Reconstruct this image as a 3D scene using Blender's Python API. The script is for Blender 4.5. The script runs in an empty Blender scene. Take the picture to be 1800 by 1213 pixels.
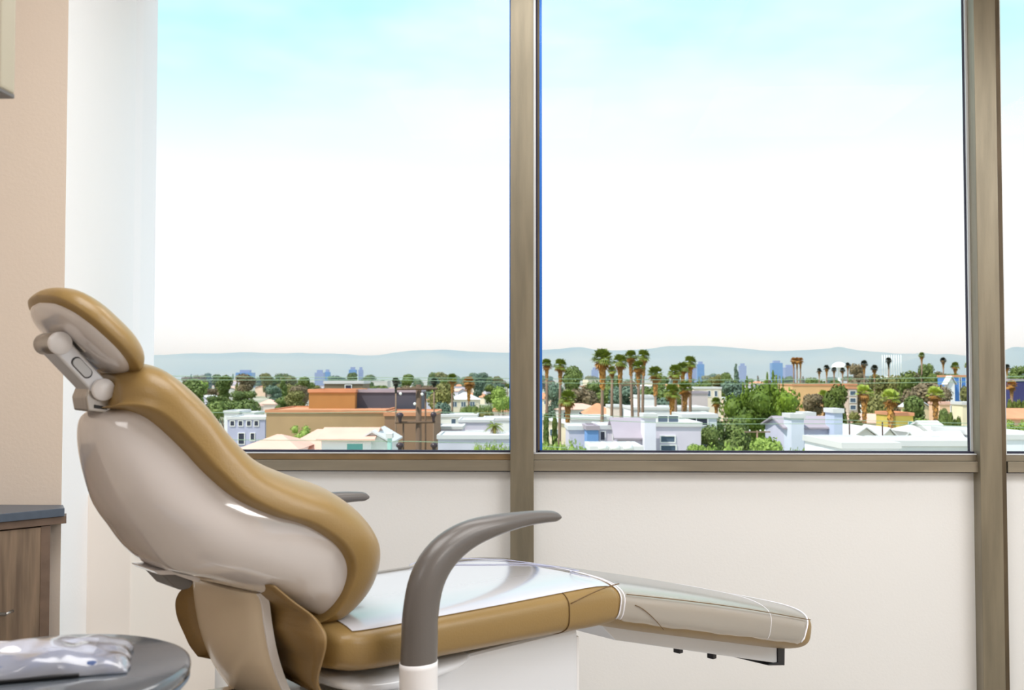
import bpy, bmesh, math, random
from mathutils import Vector, Matrix, noise as mnoise

PI = math.pi
R = math.radians
C = bpy.context.scene.collection
rnd = random.Random(7)

# ------------------------------------------------------------------ camera
F = 1750.0                       # focal length in pixels of the 1800 px wide frame
EYE = Vector((0, 0, 1.2))
YAW = R(1.8)
PITCH = math.atan(56 / 1750)
fwd = Vector((-math.sin(YAW) * math.cos(PITCH), math.cos(YAW) * math.cos(PITCH), math.sin(PITCH)))
rgt = Vector((math.cos(YAW), math.sin(YAW), 0))
upv = rgt.cross(fwd)
cam_data = bpy.data.cameras.new('camera')
cam = bpy.data.objects.new('camera', cam_data)
C.objects.link(cam)
cam.location = EYE
cam.rotation_euler = (PI / 2 + PITCH, 0, YAW)
cam_data.sensor_width = 36
cam_data.lens = 36 * F / 1800
cam_data.clip_end = 20000
cam_data.clip_start = 0.05
cam_data.dof.use_dof = True
cam_data.dof.focus_distance = 3.4
cam_data.dof.aperture_fstop = 8.0
scene = bpy.context.scene
scene.camera = cam

# ------------------------------------------------------------------ exposure
scene.view_settings.view_transform = 'Standard'
scene.view_settings.look = 'None'
scene.view_settings.gamma = 1
scene.view_settings.use_curve_mapping = False
scene.view_settings.exposure = 0.0
scene.cycles.use_denoising = True
scene.cycles.max_bounces = 10
scene.cycles.diffuse_bounces = 5
scene.cycles.transparent_max_bounces = 16
scene.cycles.sample_clamp_indirect = 8
scene.cycles.volume_bounces = 0

# ------------------------------------------------------------------ sky
world = bpy.data.worlds.new('sky')
scene.world = world
world.use_nodes = True
nt = world.node_tree
nt.nodes.clear()
N = nt.nodes.new
tc = N('ShaderNodeTexCoord')
sx = N('ShaderNodeSeparateXYZ')
ramp = N('ShaderNodeValToRGB')
ramp.color_ramp.elements[0].position = 0.0
ramp.color_ramp.elements[0].color = (1.3, 1.3, 1.34, 1)
ramp.color_ramp.elements[1].position = 1.0
ramp.color_ramp.elements[1].color = (0.42, 0.64, 0.92, 1)
for pos, col in ((0.05, (1.12, 1.12, 1.15, 1)), (0.20, (0.96, 0.985, 1.0, 1)), (0.30, (0.62, 0.95, 0.94, 1)), (0.40, (0.45, 0.93, 0.93, 1)), (0.52, (0.48, 0.74, 0.94, 1))):
    e = ramp.color_ramp.elements.new(pos)
    e.color = col
mp = N('ShaderNodeMapping')
mp.inputs['Scale'].default_value = (1.5, 1.5, 4.0)
nz = N('ShaderNodeTexNoise')
nz.inputs['Scale'].default_value = 1.6
nz.inputs['Detail'].default_value = 4
nz.inputs['Roughness'].default_value = 0.55
cr = N('ShaderNodeMapRange')
cr.inputs['From Min'].default_value = 0.46
cr.inputs['From Max'].default_value = 0.70
cr.inputs['To Max'].default_value = 0.75
mix = N('ShaderNodeMixRGB')
mix.inputs['Color2'].default_value = (1.0, 1.0, 1.0, 1)
bg = N('ShaderNodeBackground')
bg.inputs['Strength'].default_value = 1.08
wo = N('ShaderNodeOutputWorld')
lk = nt.links.new
lk(tc.outputs['Generated'], sx.inputs[0])
lk(sx.outputs['Z'], ramp.inputs['Fac'])
lk(tc.outputs['Generated'], mp.inputs['Vector'])
lk(mp.outputs[0], nz.inputs['Vector'])
lk(nz.outputs['Fac'], cr.inputs['Value'])
lk(cr.outputs[0], mix.inputs['Fac'])
lk(ramp.outputs['Color'], mix.inputs['Color1'])
lk(mix.outputs[0], bg.inputs['Color'])
lk(bg.outputs[0], wo.inputs['Surface'])

# sun, high behind the building and to the left
sd = bpy.data.lights.new('sun', 'SUN')
sd.energy = 4.8
sd.angle = R(0.6)
sd.color = (1.0, 0.95, 0.86)
sun = bpy.data.objects.new('sun', sd)
C.objects.link(sun)
sun.rotation_euler = (R(32), 0, R(-58))

def area(name, loc, rot, sx_, sy_, power, col):
    d = bpy.data.lights.new(name, 'AREA')
    d.shape = 'RECTANGLE'
    d.size, d.size_y = sx_, sy_
    d.energy = power
    d.color = col
    o = bpy.data.objects.new(name, d)
    C.objects.link(o)
    o.location = loc
    o.rotation_euler = rot
    return o

# added fill lights at ceiling height, no fixtures, to brighten the room
for lx, ly, pw_ in ((-0.3, 1.4, 30), (1.6, 1.4, 36), (3.4, 1.4, 55), (-1.2, -1.0, 18), (3.4, -0.8, 80), (0.3, 3.05, 14)):
    area('added_fill_light', (lx, ly, 2.84), (0, 0, 0), 1.2, 1.2 if ly < 3 else 0.6, pw_, (1.0, 0.98, 0.96))

# ------------------------------------------------------------------ pixel to place
def ray(px, py):
    return fwd + rgt * ((px - 900) / F) - upv * ((py - 606.5) / F)

def on_y(px, py, Y):
    r = ray(px, py)
    return EYE + r * (Y / r.y)

def at(px, py, d):
    return EYE + ray(px, py) * d

# ------------------------------------------------------------------ materials
def s2l(c):
    return tuple(((v / 255) / 12.92 if v / 255 <= 0.04045 else ((v / 255 + 0.055) / 1.055) ** 2.4) for v in c)

def mat(name, rgb, rough=0.5, metal=0.0, coat=0.0, coat_rough=0.05, ior=1.5, var=0.0, vscale=5.0, bump=0.0, bscale=40.0, stretch=None, col2=None, srgb=True, sheen=0.0, detail=3, vmin=0.35, vmax=0.65):
    m = bpy.data.materials.new(name)
    m.use_nodes = True
    t = m.node_tree
    b = t.nodes['Principled BSDF']
    c = s2l(rgb) if srgb else rgb
    b.inputs['Base Color'].default_value = (*c, 1)
    b.inputs['Roughness'].default_value = rough
    b.inputs['Metallic'].default_value = metal
    b.inputs['Coat Weight'].default_value = coat
    b.inputs['Coat Roughness'].default_value = coat_rough
    b.inputs['IOR'].default_value = ior
    if sheen:
        b.inputs['Sheen Weight'].default_value = sheen
    if var or col2 or bump:
        co = t.nodes.new('ShaderNodeTexCoord')
        ma = t.nodes.new('ShaderNodeMapping')
        if stretch:
            ma.inputs['Scale'].default_value = stretch
        t.links.new(co.outputs['Object'], ma.inputs['Vector'])
    if var or col2:
        n = t.nodes.new('ShaderNodeTexNoise')
        n.inputs['Scale'].default_value = vscale
        n.inputs['Detail'].default_value = detail
        t.links.new(ma.outputs[0], n.inputs['Vector'])
        mr = t.nodes.new('ShaderNodeMapRange')
        mr.inputs['From Min'].default_value = vmin
        mr.inputs['From Max'].default_value = vmax
        t.links.new(n.outputs['Fac'], mr.inputs['Value'])
        mx = t.nodes.new('ShaderNodeMixRGB')
        mx.inputs['Color1'].default_value = (*c, 1)
        if col2:
            d = s2l(col2) if srgb else col2
        else:
            d = tuple(v * (1 - var) for v in c)
        mx.inputs['Color2'].default_value = (*d, 1)
        t.links.new(mr.outputs[0], mx.inputs['Fac'])
        t.links.new(mx.outputs[0], b.inputs['Base Color'])
    if bump:
        n2 = t.nodes.new('ShaderNodeTexNoise')
        n2.inputs['Scale'].default_value = bscale
        n2.inputs['Detail'].default_value = 3
        t.links.new(ma.outputs[0], n2.inputs['Vector'])
        bp = t.nodes.new('ShaderNodeBump')
        bp.inputs['Strength'].default_value = bump
        bp.inputs['Distance'].default_value = 0.01
        t.links.new(n2.outputs['Fac'], bp.inputs['Height'])
        t.links.new(bp.outputs[0], b.inputs['Normal'])
    return m

def emit_mat(name, rgb, s):
    m = bpy.data.materials.new(name)
    m.use_nodes = True
    b = m.node_tree.nodes['Principled BSDF']
    b.inputs['Base Color'].default_value = (0.8, 0.8, 0.8, 1)
    b.inputs['Emission Color'].default_value = (*s2l(rgb), 1)
    b.inputs['Emission Strength'].default_value = s
    return m

def clear_mat(name, tint, fac, rough, gloss_only=True, body=(0.8, 0.8, 0.8), bodyf=0.0):
    """thin clear sheet: transparent + a reflecting skin (+ some milky body)"""
    m = bpy.data.materials.new(name)
    m.use_nodes = True
    t = m.node_tree
    t.nodes.clear()
    o = t.nodes.new('ShaderNodeOutputMaterial')
    tr = t.nodes.new('ShaderNodeBsdfTransparent')
    tr.inputs['Color'].default_value = (*tint, 1)
    gl = t.nodes.new('ShaderNodeBsdfGlossy')
    gl.inputs['Roughness'].default_value = rough
    fr = t.nodes.new('ShaderNodeFresnel')
    fr.inputs['IOR'].default_value = 1.45
    ml = t.nodes.new('ShaderNodeMath')
    ml.operation = 'MULTIPLY'
    ml.use_clamp = True
    ml.inputs[1].default_value = fac
    t.links.new(fr.outputs[0], ml.inputs[0])
    m1 = t.nodes.new('ShaderNodeMixShader')
    t.links.new(ml.outputs[0], m1.inputs['Fac'])
    last = tr.outputs[0]
    if bodyf:
        df = t.nodes.new('ShaderNodeBsdfDiffuse')
        df.inputs['Color'].default_value = (*body, 1)
        m0 = t.nodes.new('ShaderNodeMixShader')
        m0.inputs['Fac'].default_value = bodyf
        t.links.new(tr.outputs[0], m0.inputs[1])
        t.links.new(df.outputs[0], m0.inputs[2])
        last = m0.outputs[0]
    t.links.new(last, m1.inputs[1])
    t.links.new(gl.outputs[0], m1.inputs[2])
    t.links.new(m1.outputs[0], o.inputs['Surface'])
    return m

M = {}
M['wall_white'] = mat('white_paint', (231, 232, 233), 0.6, bump=0.05, bscale=120)
M['side_white'] = mat('bright_white_paint', (246, 247, 250), 0.6, bump=0.05, bscale=120)
M['wall_beige'] = mat('beige_paint', (236, 224, 212), 0.65, bump=0.05, bscale=120)
M['wall_room'] = mat('room_paint', (200, 186, 170), 0.7)
M['chase'] = mat('cream_paint', (238, 231, 224), 0.55)
M['floor'] = mat('vinyl_floor', (176, 168, 158), 0.35, var=0.15, vscale=3)
M['ceiling'] = mat('ceiling_tile', (196, 184, 166), 0.8)
M['alu'] = mat('champagne_aluminium', (142, 134, 116), 0.38, metal=0.55, var=0.22, vscale=3.5, stretch=(8, 8, 0.8), bump=0.05, bscale=60)
M['alu_rail'] = mat('rail_aluminium', (150, 142, 126), 0.42, metal=0.45, var=0.18, vscale=4, stretch=(0.6, 6, 6))
M['alu_dark'] = mat('worn_bronze_aluminium', (104, 90, 70), 0.5, metal=0.4, var=0.35, vscale=6, stretch=(6, 6, 0.8))
M['ledge'] = mat('weathered_ledge', (140, 116, 82), 0.5, metal=0.3, var=0.3, vscale=3, stretch=(2, 4, 4))
M['stop'] = mat('pale_glazing_bead', (214, 218, 222), 0.35, metal=0.2)
M['gasket'] = mat('black_gasket', (28, 26, 52), 0.6)
M['blue'] = mat('sky_reflection_blue_frame', (46, 128, 232), 0.35, metal=0.2)  # sky mirrored in the frame metal, painted in as saturated blue
M['sky_pale'] = mat('pale_sky_reflection_frame', (158, 192, 240), 0.3, metal=0.3, var=0.15, vscale=3, stretch=(4, 4, 0.7))  # paler painted sky reflection for the left jamb
M['sky_mid'] = mat('light_sky_reflection_frame', (92, 150, 230), 0.35, metal=0.2)  # painted sky reflection for the right mullion's outer frame
M['glass'] = clear_mat('window_glass', (0.99, 0.995, 0.995), 0.06, 0.0)
M['tan'] = mat('tan_vinyl', (146, 120, 74), 0.32, ior=1.45, bump=0.06, bscale=260)
M['tan_dark'] = mat('tan_flap_vinyl', (132, 106, 64), 0.42, bump=0.06, bscale=260)
M['seam'] = mat('seam_thread', (104, 78, 42), 0.7)
M['shell'] = mat('glossy_white_plastic', (208, 203, 203), 0.14, coat=1.0, coat_rough=0.03)
M['white_plastic'] = mat('white_plastic', (232, 232, 236), 0.28)
M['cream_plastic'] = mat('cream_plastic', (214, 200, 178), 0.25, coat=0.3)
M['cover_white'] = mat('white_base_plastic', (222, 226, 234), 0.18, coat=0.4)
M['metal'] = mat('satin_steel', (176, 172, 168), 0.28, metal=0.9, var=0.1, vscale=30, stretch=(1, 6, 1))
M['arm_metal'] = mat('painted_aluminium', (205, 207, 212), 0.3, metal=0.35)
M['button'] = mat('grey_button', (196, 200, 206), 0.3)
M['black'] = mat('black_plastic', (18, 20, 30), 0.4)
M['dark_grey'] = mat('dark_grey_plastic', (104, 102, 102), 0.4)
M['armrest'] = mat('grey_armrest_skin', (100, 96, 94), 0.3, bump=0.03, bscale=300)
M['sheet'] = clear_mat('sky_whitened_seat_film', (0.95, 0.96, 1.0), 2.2, 0.12, body=(0.86, 0.88, 0.98), bodyf=0.74)  # bluish white body paints in the sky reflecting off the seat top
M['sleeve'] = clear_mat('clear_sleeve_film', (0.97, 0.97, 1.0), 2.2, 0.2, body=(0.86, 0.83, 0.78), bodyf=0.36)
M['hem'] = mat('film_edge', (235, 236, 246), 0.3)
M['wood'] = mat('grey_brown_veneer', (138, 118, 98), 0.5, col2=(98, 82, 68), vscale=9, stretch=(5, 5, 0.35), detail=5, bump=0.04, bscale=50)
M['wood_edge'] = mat('brown_veneer_edge', (112, 92, 78), 0.5, var=0.2, vscale=6, stretch=(0.4, 5, 5))
M['counter'] = mat('slate_worktop', (78, 90, 106), 0.35, var=0.1, vscale=60)
M['tabletop'] = mat('dark_glossy_table', (84, 90, 98), 0.14, coat=0.5, coat_rough=0.08)
M['table_edge'] = mat('table_edge_band', (96, 110, 128), 0.3)
M['panel_grey'] = mat('grey_beige_casing', (172, 166, 148), 0.5)

# ------------------------------------------------------------------ object helpers
def obj(name, me, m=None, parent=None, smooth=False):
    if isinstance(me, bmesh.types.BMesh):
        bm = me
        me = bpy.data.meshes.new(name)
        bmesh.ops.recalc_face_normals(bm, faces=bm.faces)
        bm.to_mesh(me)
        bm.free()
    if m is not None and not me.materials:
        me.materials.append(m)
    if smooth:
        me.polygons.foreach_set('use_smooth', [True] * len(me.polygons))
    o = bpy.data.objects.new(name, me)
    C.objects.link(o)
    if parent:
        o.parent = parent
    return o

def empty(name, label, cat, loc=(0, 0, 0), rotz=0, group=None):
    o = bpy.data.objects.new(name, None)
    o.empty_display_size = 0.1
    C.objects.link(o)
    o.location = loc
    o.rotation_euler = (0, 0, rotz)
    return tag(o, label, cat, group)

def tag(o, label, cat, group=None, kind=None):
    o['label'] = label
    o['category'] = cat
    if group:
        o['group'] = group
    if kind:
        o['kind'] = kind
    return o

def struct(o, label=None):
    o['kind'] = 'structure'
    if label:
        o['label'] = label
    return o

def add_box(bm, x0, x1, y0, y1, z0, z1, mtx=None):
    vs = [bm.verts.new((x, y, z)) for x in (x0, x1) for y in (y0, y1) for z in (z0, z1)]
    if mtx:
        for v in vs:
            v.co = mtx @ v.co
    for f in ((0, 1, 3, 2), (4, 6, 7, 5), (0, 4, 5, 1), (2, 3, 7, 6), (0, 2, 6, 4), (1, 5, 7, 3)):
        bm.faces.new([vs[i] for i in f])
    return vs

def box(x0, x1, y0, y1, z0, z1, bev=0.0, mtx=None):
    bm = bmesh.new()
    add_box(bm, x0, x1, y0, y1, z0, z1, mtx)
    if bev:
        bmesh.ops.recalc_face_normals(bm, faces=bm.faces)
        bmesh.ops.bevel(bm, geom=bm.edges[:], offset=bev, segments=3, affect='EDGES', profile=0.6)
    return bm

def prism(pts, lo, hi, axis='y', bev=0.0):
    """extrude a polygon; axis y: pts are (x,z); axis z: pts are (x,y)"""
    bm = bmesh.new()
    def P(p, h):
        return (p[0], h, p[1]) if axis == 'y' else ((p[0], p[1], h) if axis == 'z' else (h, p[0], p[1]))
    a = [bm.verts.new(P(p, lo)) for p in pts]
    b = [bm.verts.new(P(p, hi)) for p in pts]
    bm.faces.new(a)
    bm.faces.new(b[::-1])
    n = len(pts)
    for i in range(n):
        bm.faces.new((a[i], a[(i + 1) % n], b[(i + 1) % n], b[i]))
    if bev:
        bmesh.ops.recalc_face_normals(bm, faces=bm.faces)
        es = [e for e in bm.edges if e.calc_face_angle(0) > 0.4]
        bmesh.ops.bevel(bm, geom=es, offset=bev, segments=3, affect='EDGES', profile=0.6)
    return bm

def rings_to_bm(bm, rings, close_ring=True, caps=True):
    vr = [[bm.verts.new(p) for p in r] for r in rings]
    n = len(rings[0])
    for i in range(len(vr) - 1):
        for j in range(n if close_ring else n - 1):
            k = (j + 1) % n
            bm.faces.new((vr[i][j], vr[i][k], vr[i + 1][k], vr[i + 1][j]))
    if caps:
        for r in (vr[0], vr[-1]):
            c = bm.verts.new(sum((v.co for v in r), Vector()) / n)
            for j in range(n if close_ring else n - 1):
                bm.faces.new((r[j], r[(j + 1) % n], c))
    return vr

def catmull(pts, sub):
    pts = [tuple(map(float, p)) for p in pts]
    out = []
    n = len(pts)
    for i in range(n - 1):
        p0 = pts[max(i - 1, 0)]
        p1, p2 = pts[i], pts[i + 1]
        p3 = pts[min(i + 2, n - 1)]
        for k in range(sub):
            t = k / sub
            out.append(tuple(0.5 * (2 * b + (c - a) * t + (2 * a - 5 * b + 4 * c - d) * t * t + (3 * b - a - 3 * c + d) * t ** 3) for a, b, c, d in zip(p0, p1, p2, p3)))
    out.append(pts[-1])
    return out

def spow(v, p):
    return math.copysign(abs(v) ** p, v)

def loft(stations, sub=6, n=48, p_front=2.6, p_back=2.6):
    """stations (s, z, W, fs, fz, bs, bz): rim centre, half width, front vector, back vector"""
    rings = []
    for s, z, W, fs, fz, bs, bz in catmull(stations, sub):
        r = []
        for j in range(n):
            a = 2 * PI * j / n
            c_, s_ = math.cos(a), math.sin(a)
            p = p_front if s_ >= 0 else p_back
            w = -W * spow(c_, 2 / p)
            q = spow(s_, 2 / p)
            if q >= 0:
                r.append((s + fs * q, w, z + fz * q))
            else:
                r.append((s - bs * q, w, z - bz * q))
        rings.append(r)
    bm = bmesh.new()
    rings_to_bm(bm, rings)
    return bm

def tube(path, rad, n=12, lat=None, caps=True, bm=None, sub=0):
    """path of points, radius (number, list, or list of (a, b) pairs: in-plane, lateral)"""
    pts = [Vector(p) for p in path]
    k = len(pts)
    rs = rad if isinstance(rad, (list, tuple)) else [rad] * k
    if sub:
        full = [tuple(p) + (tuple(r) if isinstance(r, (list, tuple)) else (r, r)) for p, r in zip(pts, rs)]
        full = catmull(full, sub)
        pts = [Vector(f[:3]) for f in full]
        rs = [f[3:5] for f in full]
        k = len(pts)
    bm = bm or bmesh.new()
    rings = []
    prev = None
    for i in range(k):
        d = (pts[min(i + 1, k - 1)] - pts[max(i - 1, 0)]).normalized()
        if lat is not None:
            b = Vector(lat)
            b = (b - d * b.dot(d)).normalized()
        else:
            ref = prev if prev is not None else (Vector((0, 0, 1)) if abs(d.z) < 0.9 else Vector((1, 0, 0)))
            b = (ref - d * ref.dot(d)).normalized()
            prev = b
        a_ = d.cross(b)
        ra, rb = rs[i] if isinstance(rs[i], (list, tuple)) else (rs[i], rs[i])
        rings.append([pts[i] + a_ * (ra * math.cos(2 * PI * j / n)) + b * (rb * math.sin(2 * PI * j / n)) for j in range(n)])
    rings_to_bm(bm, rings, caps=caps)
    return bm

def lathe(prof, n=48, bm=None, axis='z', loc=(0, 0, 0)):
    bm = bm or bmesh.new()
    rings = []
    for r, h in prof:
        ring = []
        for j in range(n):
            a = 2 * PI * j / n
            if axis == 'z':
                ring.append((loc[0] + r * math.cos(a), loc[1] + r * math.sin(a), loc[2] + h))
            else:                                   # axis y
                ring.append((loc[0] + r * math.cos(a), loc[1] + h, loc[2] + r * math.sin(a)))
        rings.append(ring)
    rings_to_bm(bm, rings)
    return bm

# ================================================================== THE ROOM
YF = 3.75                        # room face of the window frames
ZC = 2.88                        # ceiling
def fx(px, Y=YF, py=606.5):
    return on_y(px, py, Y).x
def fz(py, Y=YF, px=900):
    return on_y(px, py, Y).z

z_rail_top = fz(796.5)
z_rail_mid = fz(808.5)
z_rail_bot = fz(827.5)
xA0, xA1 = fx(897.5), fx(938)
xB0, xB1 = fx(1712.5), fx(1759)
xB1 = xB0 + (xB1 - xB0)
xL = fx(246)                     # left end of the first pane

floor = struct(obj('floor', box(-2.6, 4.6, -2.6, 3.95, -0.2, 0.0), M['floor']), 'grey vinyl floor of the room')
ceil = struct(obj('ceiling', box(-2.6, 4.6, -2.6, 3.95, ZC, ZC + 0.2), M['ceiling']), 'ceiling of the room')
wb = struct(obj('wall_back', box(-2.6, 4.6, -2.6, -2.5, 0, ZC), M['wall_room']), 'beige back wall')
bm = bmesh.new()
add_box(bm, 4.5, 4.6, -2.5, -1.6, 0, ZC)
add_box(bm, 4.5, 4.6, 3.4, 3.95, 0, ZC)
add_box(bm, 4.5, 4.6, -1.6, 3.4, 0, 0.85)
add_box(bm, 4.5, 4.6, -1.6, 3.4, 2.74, ZC)
wr = struct(obj('wall_right', bm, M['wall_room']), 'beige right wall around an added daylight opening')
struct(obj('window_4', box(4.54, 4.55, -1.6, 3.4, 0.85, 2.74), M['glass']), 'added wide pane in the right wall for side light')  # added opening out of view, lets side daylight reach the shell rim
wl = struct(obj('wall_left', box(-2.6, -2.5, -2.5, 2.62, 0, ZC), M['wall_beige']), 'beige left wall')
# beige partition seen at the left, ending at the corner of the bright side wall
YP = 2.62
xc = fx(112, YP)
xs = fx(233, 3.74)
bm = prism([(-2.5, YP), (xc, YP), (xs, 3.74), (xs, 3.95), (-2.5, 3.95)], 0, ZC, 'z')
part = obj('wall_partition', bm, M['wall_beige'])
part.data.materials.append(M['side_white'])
for p in part.data.polygons:
    if p.normal.x > 0.5:
        p.material_index = 1
struct(part, 'beige wall beside the window with a white side face turned to the glass')
# low boxed-in chase running along the side wall under the window
bx0, bx1 = fx(156, 2.96), fx(235, 2.96)
struct(obj('trim_1', box(bx0 - 0.3, bx1, 2.96, 3.74, 0, z_rail_bot, 0.004), M['chase']), 'low cream boxed ledge in the corner left of the window')

# spandrel wall under the glass and header above it
def span(n, x0, x1, label):
    o = struct(obj('wall_window', box(x0, x1, YF + 0.035, YF + 0.16, 0.0, z_rail_bot - 0.004), M['wall_white']), label)
    return o
struct(obj('wall_under_window', box(xs - 0.02, 4.5, YF + 0.03, YF + 0.18, 0.0, z_rail_bot - 0.006), M['wall_white']), 'off-white wall panels under the windows')
struct(obj('wall_over_window', box(xs - 0.02, 4.5, YF, YF + 0.2, 2.74, ZC), M['wall_white']), 'header above the windows')

def mullion(n, x0, x1, label, strips):
    root = obj('trim_%d' % n, box(x0, x1, YF - 0.03, YF + 0.06, 0.0, 2.76, 0.002), M['alu'])
    struct(root, label)
    for nm, a, b, y0, y1, mm in strips:
        obj(nm, box(a, b, y0, y1, z_rail_top if nm != 'dark_strip' else 0.0, 2.75), mm, root)
    return root

wA = lambda px: fx(px)
mullion(2, xA0, xA1, 'champagne metal mullion in the middle between two panes', [
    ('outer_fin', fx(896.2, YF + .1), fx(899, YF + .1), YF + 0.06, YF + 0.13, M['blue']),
    ('glazing_bead', xA1, fx(942), YF, YF + 0.05, M['stop']),
    ('gasket', fx(942), fx(945.2), YF + 0.01, YF + 0.055, M['gasket']),
    ('inner_frame', fx(945.2), fx(948.5), YF + 0.02, YF + 0.06, M['alu_dark']),
    ('sky_tint_frame', fx(948.0, YF + .06), fx(953, YF + .06), YF + 0.06, YF + 0.13, M['blue'])])
# the right mullion has two faces, a broad pale one and a darker set-back one
xB0b = fx(1714)
xBm = fx(1752)
xBe = fx(1763)
mullion(3, xB0b, xBm, 'champagne metal mullion at the right with a worn dark edge strip', [
    ('dark_strip', xBm, xBe, YF - 0.012, YF + 0.05, M['alu_dark']),
    ('bright_line', xBe, xBe + 0.006, YF - 0.005, YF + 0.05, M['stop']),
    ('glazing_bead', fx(1710.5), xB0b, YF + .03, YF + 0.05, M['stop']),
    ('gasket', fx(1709), fx(1710.5), YF + 0.042, YF + 0.055, M['gasket']),
    ('sky_tint_frame', fx(1705.5, YF + .06), fx(1710.0, YF + .06), YF + 0.06, YF + 0.072, M['sky_mid'])])

def window(n, x0, x1, label, ledge):
    root = obj('window_%d' % n, box(x0 - 0.01, x1 + 0.01, YF + 0.052, YF + 0.058, z_rail_top - 0.01, 2.75), M['glass'])
    struct(root, label)
    obj('sill_gasket', box(x0, x1, YF + 0.02, YF + 0.05, z_rail_top + 0.0015, z_rail_top + 0.008), M['gasket'], root)
    obj('sill_bead', box(x0, x1, YF + 0.0, YF + 0.05, z_rail_top - 0.003, z_rail_top + 0.0015), M['stop'], root)
    obj('upper_rail', box(x0, x1, YF + 0.004, YF + 0.05, z_rail_mid, z_rail_top - 0.003), M['ledge'] if ledge else M['alu_rail'], root)
    obj('lower_rail', box(x0, x1, YF - 0.012, YF + 0.05, z_rail_bot, z_rail_mid - 0.0012, 0.001), M['alu_rail'], root)
    obj('shadow_gap', box(x0, x1, YF + 0.02, YF + 0.05, z_rail_bot - 0.006, z_rail_bot), M['gasket'], root)
    return root

window(1, xs, xA0, 'left window pane over a brown weathered ledge rail', True)
window(2, xA1, xB0b, 'wide right window pane between the two mullions', False)
window(3, xBe + 0.006, 4.5, 'slice of a third window pane at the right edge', False)
# exterior jamb, its sky reflection painted blue, at the left end of the first pane
j = struct(obj('trim_4', box(fx(231.5, YF + .07), fx(246, YF + .07), YF + 0.06, YF + 0.13, z_rail_top, fz(86, YF + .06, 238), 0.001), M['sky_pale']), 'metal jamb at the left end of the window, pale blue painted in as reflected sky')
obj('upper_jamb', box(fx(231.5, YF + .07), fx(246.5, YF + .07), YF + 0.058, YF + 0.13, fz(84.5, YF + .06, 238), 2.75), mat('mid_sky_reflection_frame', (112, 168, 238), 0.3, metal=0.3), j)  # deeper blue of the painted sky reflection above the joint
for py in (14, 142):
    obj('screw', lathe([(0.0045, 0), (0.0045, -0.004), (0.002, -0.006)], 12, axis='y', loc=(fx(238, YF + .055), YF + 0.057, fz(py, YF + .057, 238))), M['alu_dark'], j)
struct(obj('trim_5', box(xs - 0.03, fx(231.8, YF), YF - 0.01, YF + 0.07, z_rail_bot, 2.76), M['side_white']), 'white edge where the side wall meets the window')

# ================================================================== COUNTER CABINET at the left
zc = 0.86
cy_l, cy_r = 2.435, 2.555        # its front runs slightly askew to the wall
xr = fx(113.5, cy_r, 900)
def fr(x):                        # y of the front edge of the worktop at x
    x0 = fx(0, cy_l)
    return cy_l + (x - x0) * (cy_r - cy_l) / (xr - x0)
X0 = -2.2
top = obj('worktop', prism([(X0, fr(X0)), (xr, cy_r), (xr * (YP - .002) / cy_r - .004, YP - 0.002), (X0, YP - 0.002)], zc - 0.021, zc, 'z', 0.0015), M['counter'])
tag(top, 'dark slate-blue worktop on the wooden cabinet against the beige wall', 'worktop')
cab = empty('base_cabinet', 'grey-brown wood veneer cabinet under the slate worktop', 'cabinet', (-1.6, 2.5, 0))
inv = Matrix.Translation((1.6, -2.5, 0))
def cabpart(name, px0, px1, z0, z1, off, th, m, bev=0.001):
    xa = px0 if px0 < -1 else fx(px0, 2.53)
    xb = fx(px1, 2.53, 900)
    yb = fr(xb) + off
    xq = xb * min(yb + th, YP - .003) / yb
    b = prism([(xa, fr(xa) + off), (xb, yb), (xq, min(yb + th, YP - .003)), (xa, fr(xa) + off + th)], z0, z1, 'z', bev)
    b.transform(inv)
    return obj(name, b, m, cab)
xb = fx(70, 2.57, 900)
b = prism([(X0, fr(X0) + 0.045), (xb, fr(xb) + 0.045), (xb, YP - 0.004), (X0, YP - 0.004)], 0.08, zc - 0.04, 'z')
b.transform(inv)
obj('carcass', b, M['wood_edge'], cab)
cabpart('top_rail', X0, 105, zc - 0.041, zc - 0.022, 0.012, 0.06, M['wood_edge'])
dr = cabpart('door', fx(-150, 2.5), 76.5, 0.1, zc - 0.045, 0.022, 0.02, M['wood'])
cabpart('door', X0 + 0.02, -153, 0.1, zc - 0.045, 0.022, 0.02, M['wood'])
cabpart('side_stile', 78.5, 85, 0.0, zc - 0.043, 0.020, 0.05, M['wood_edge'])
b = prism([(X0 + .02, fr(X0) + 0.07), (xb, fr(xb) + 0.07), (xb, YP - 0.01), (X0 + .02, YP - 0.01)], 0.0, 0.08, 'z')
b.transform(inv)
obj('plinth', b, M['black'], cab)
hp = [on_y(px, 1080, fr(fx(px, 2.45)) - 0.012) for px in (-60, 9)]
hb = tube([h + Vector((1.6, -2.5, 0)) for h in hp], 0.005, 10)
for h in hp:
    q = h + Vector((1.6, -2.5, 0))
    tube([q, q + Vector((0, 0.035, 0))], 0.004, 8, bm=hb)
hd = obj('handle', hb, M['metal'], dr, True)
hd['label'] = 'brushed steel bar handle'

# ================================================================== HANGING PANEL at the top left, close to the camera
d0 = 1.35
pr = at(15, 80, d0)
pz = at(21, 167, d0).z
hroot = empty('hanging_monitor', 'blurred grey-beige panel corner cut off at the top left of the frame', 'monitor', (pr.x - 0.22, pr.y, 2.0))
obj('casing', box(-0.22, 0.22, -0.02, 0.02, pz - 2.0 + 0.004, pz - 2.0 + 0.30, 0.006), M['panel_grey'], hroot)
obj('bottom_edge', box(-0.218, 0.218, -0.022, 0.022, pz - 2.0, pz - 2.0 + 0.007, 0.002), M['dark_grey'], hroot)
obj('ceiling_pole', tube([(-0.1, 0.03, pz - 2.0 + 0.15), (-0.1, 0.03, ZC - 2.0)], 0.018, 16), M['metal'], hroot, True)

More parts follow.
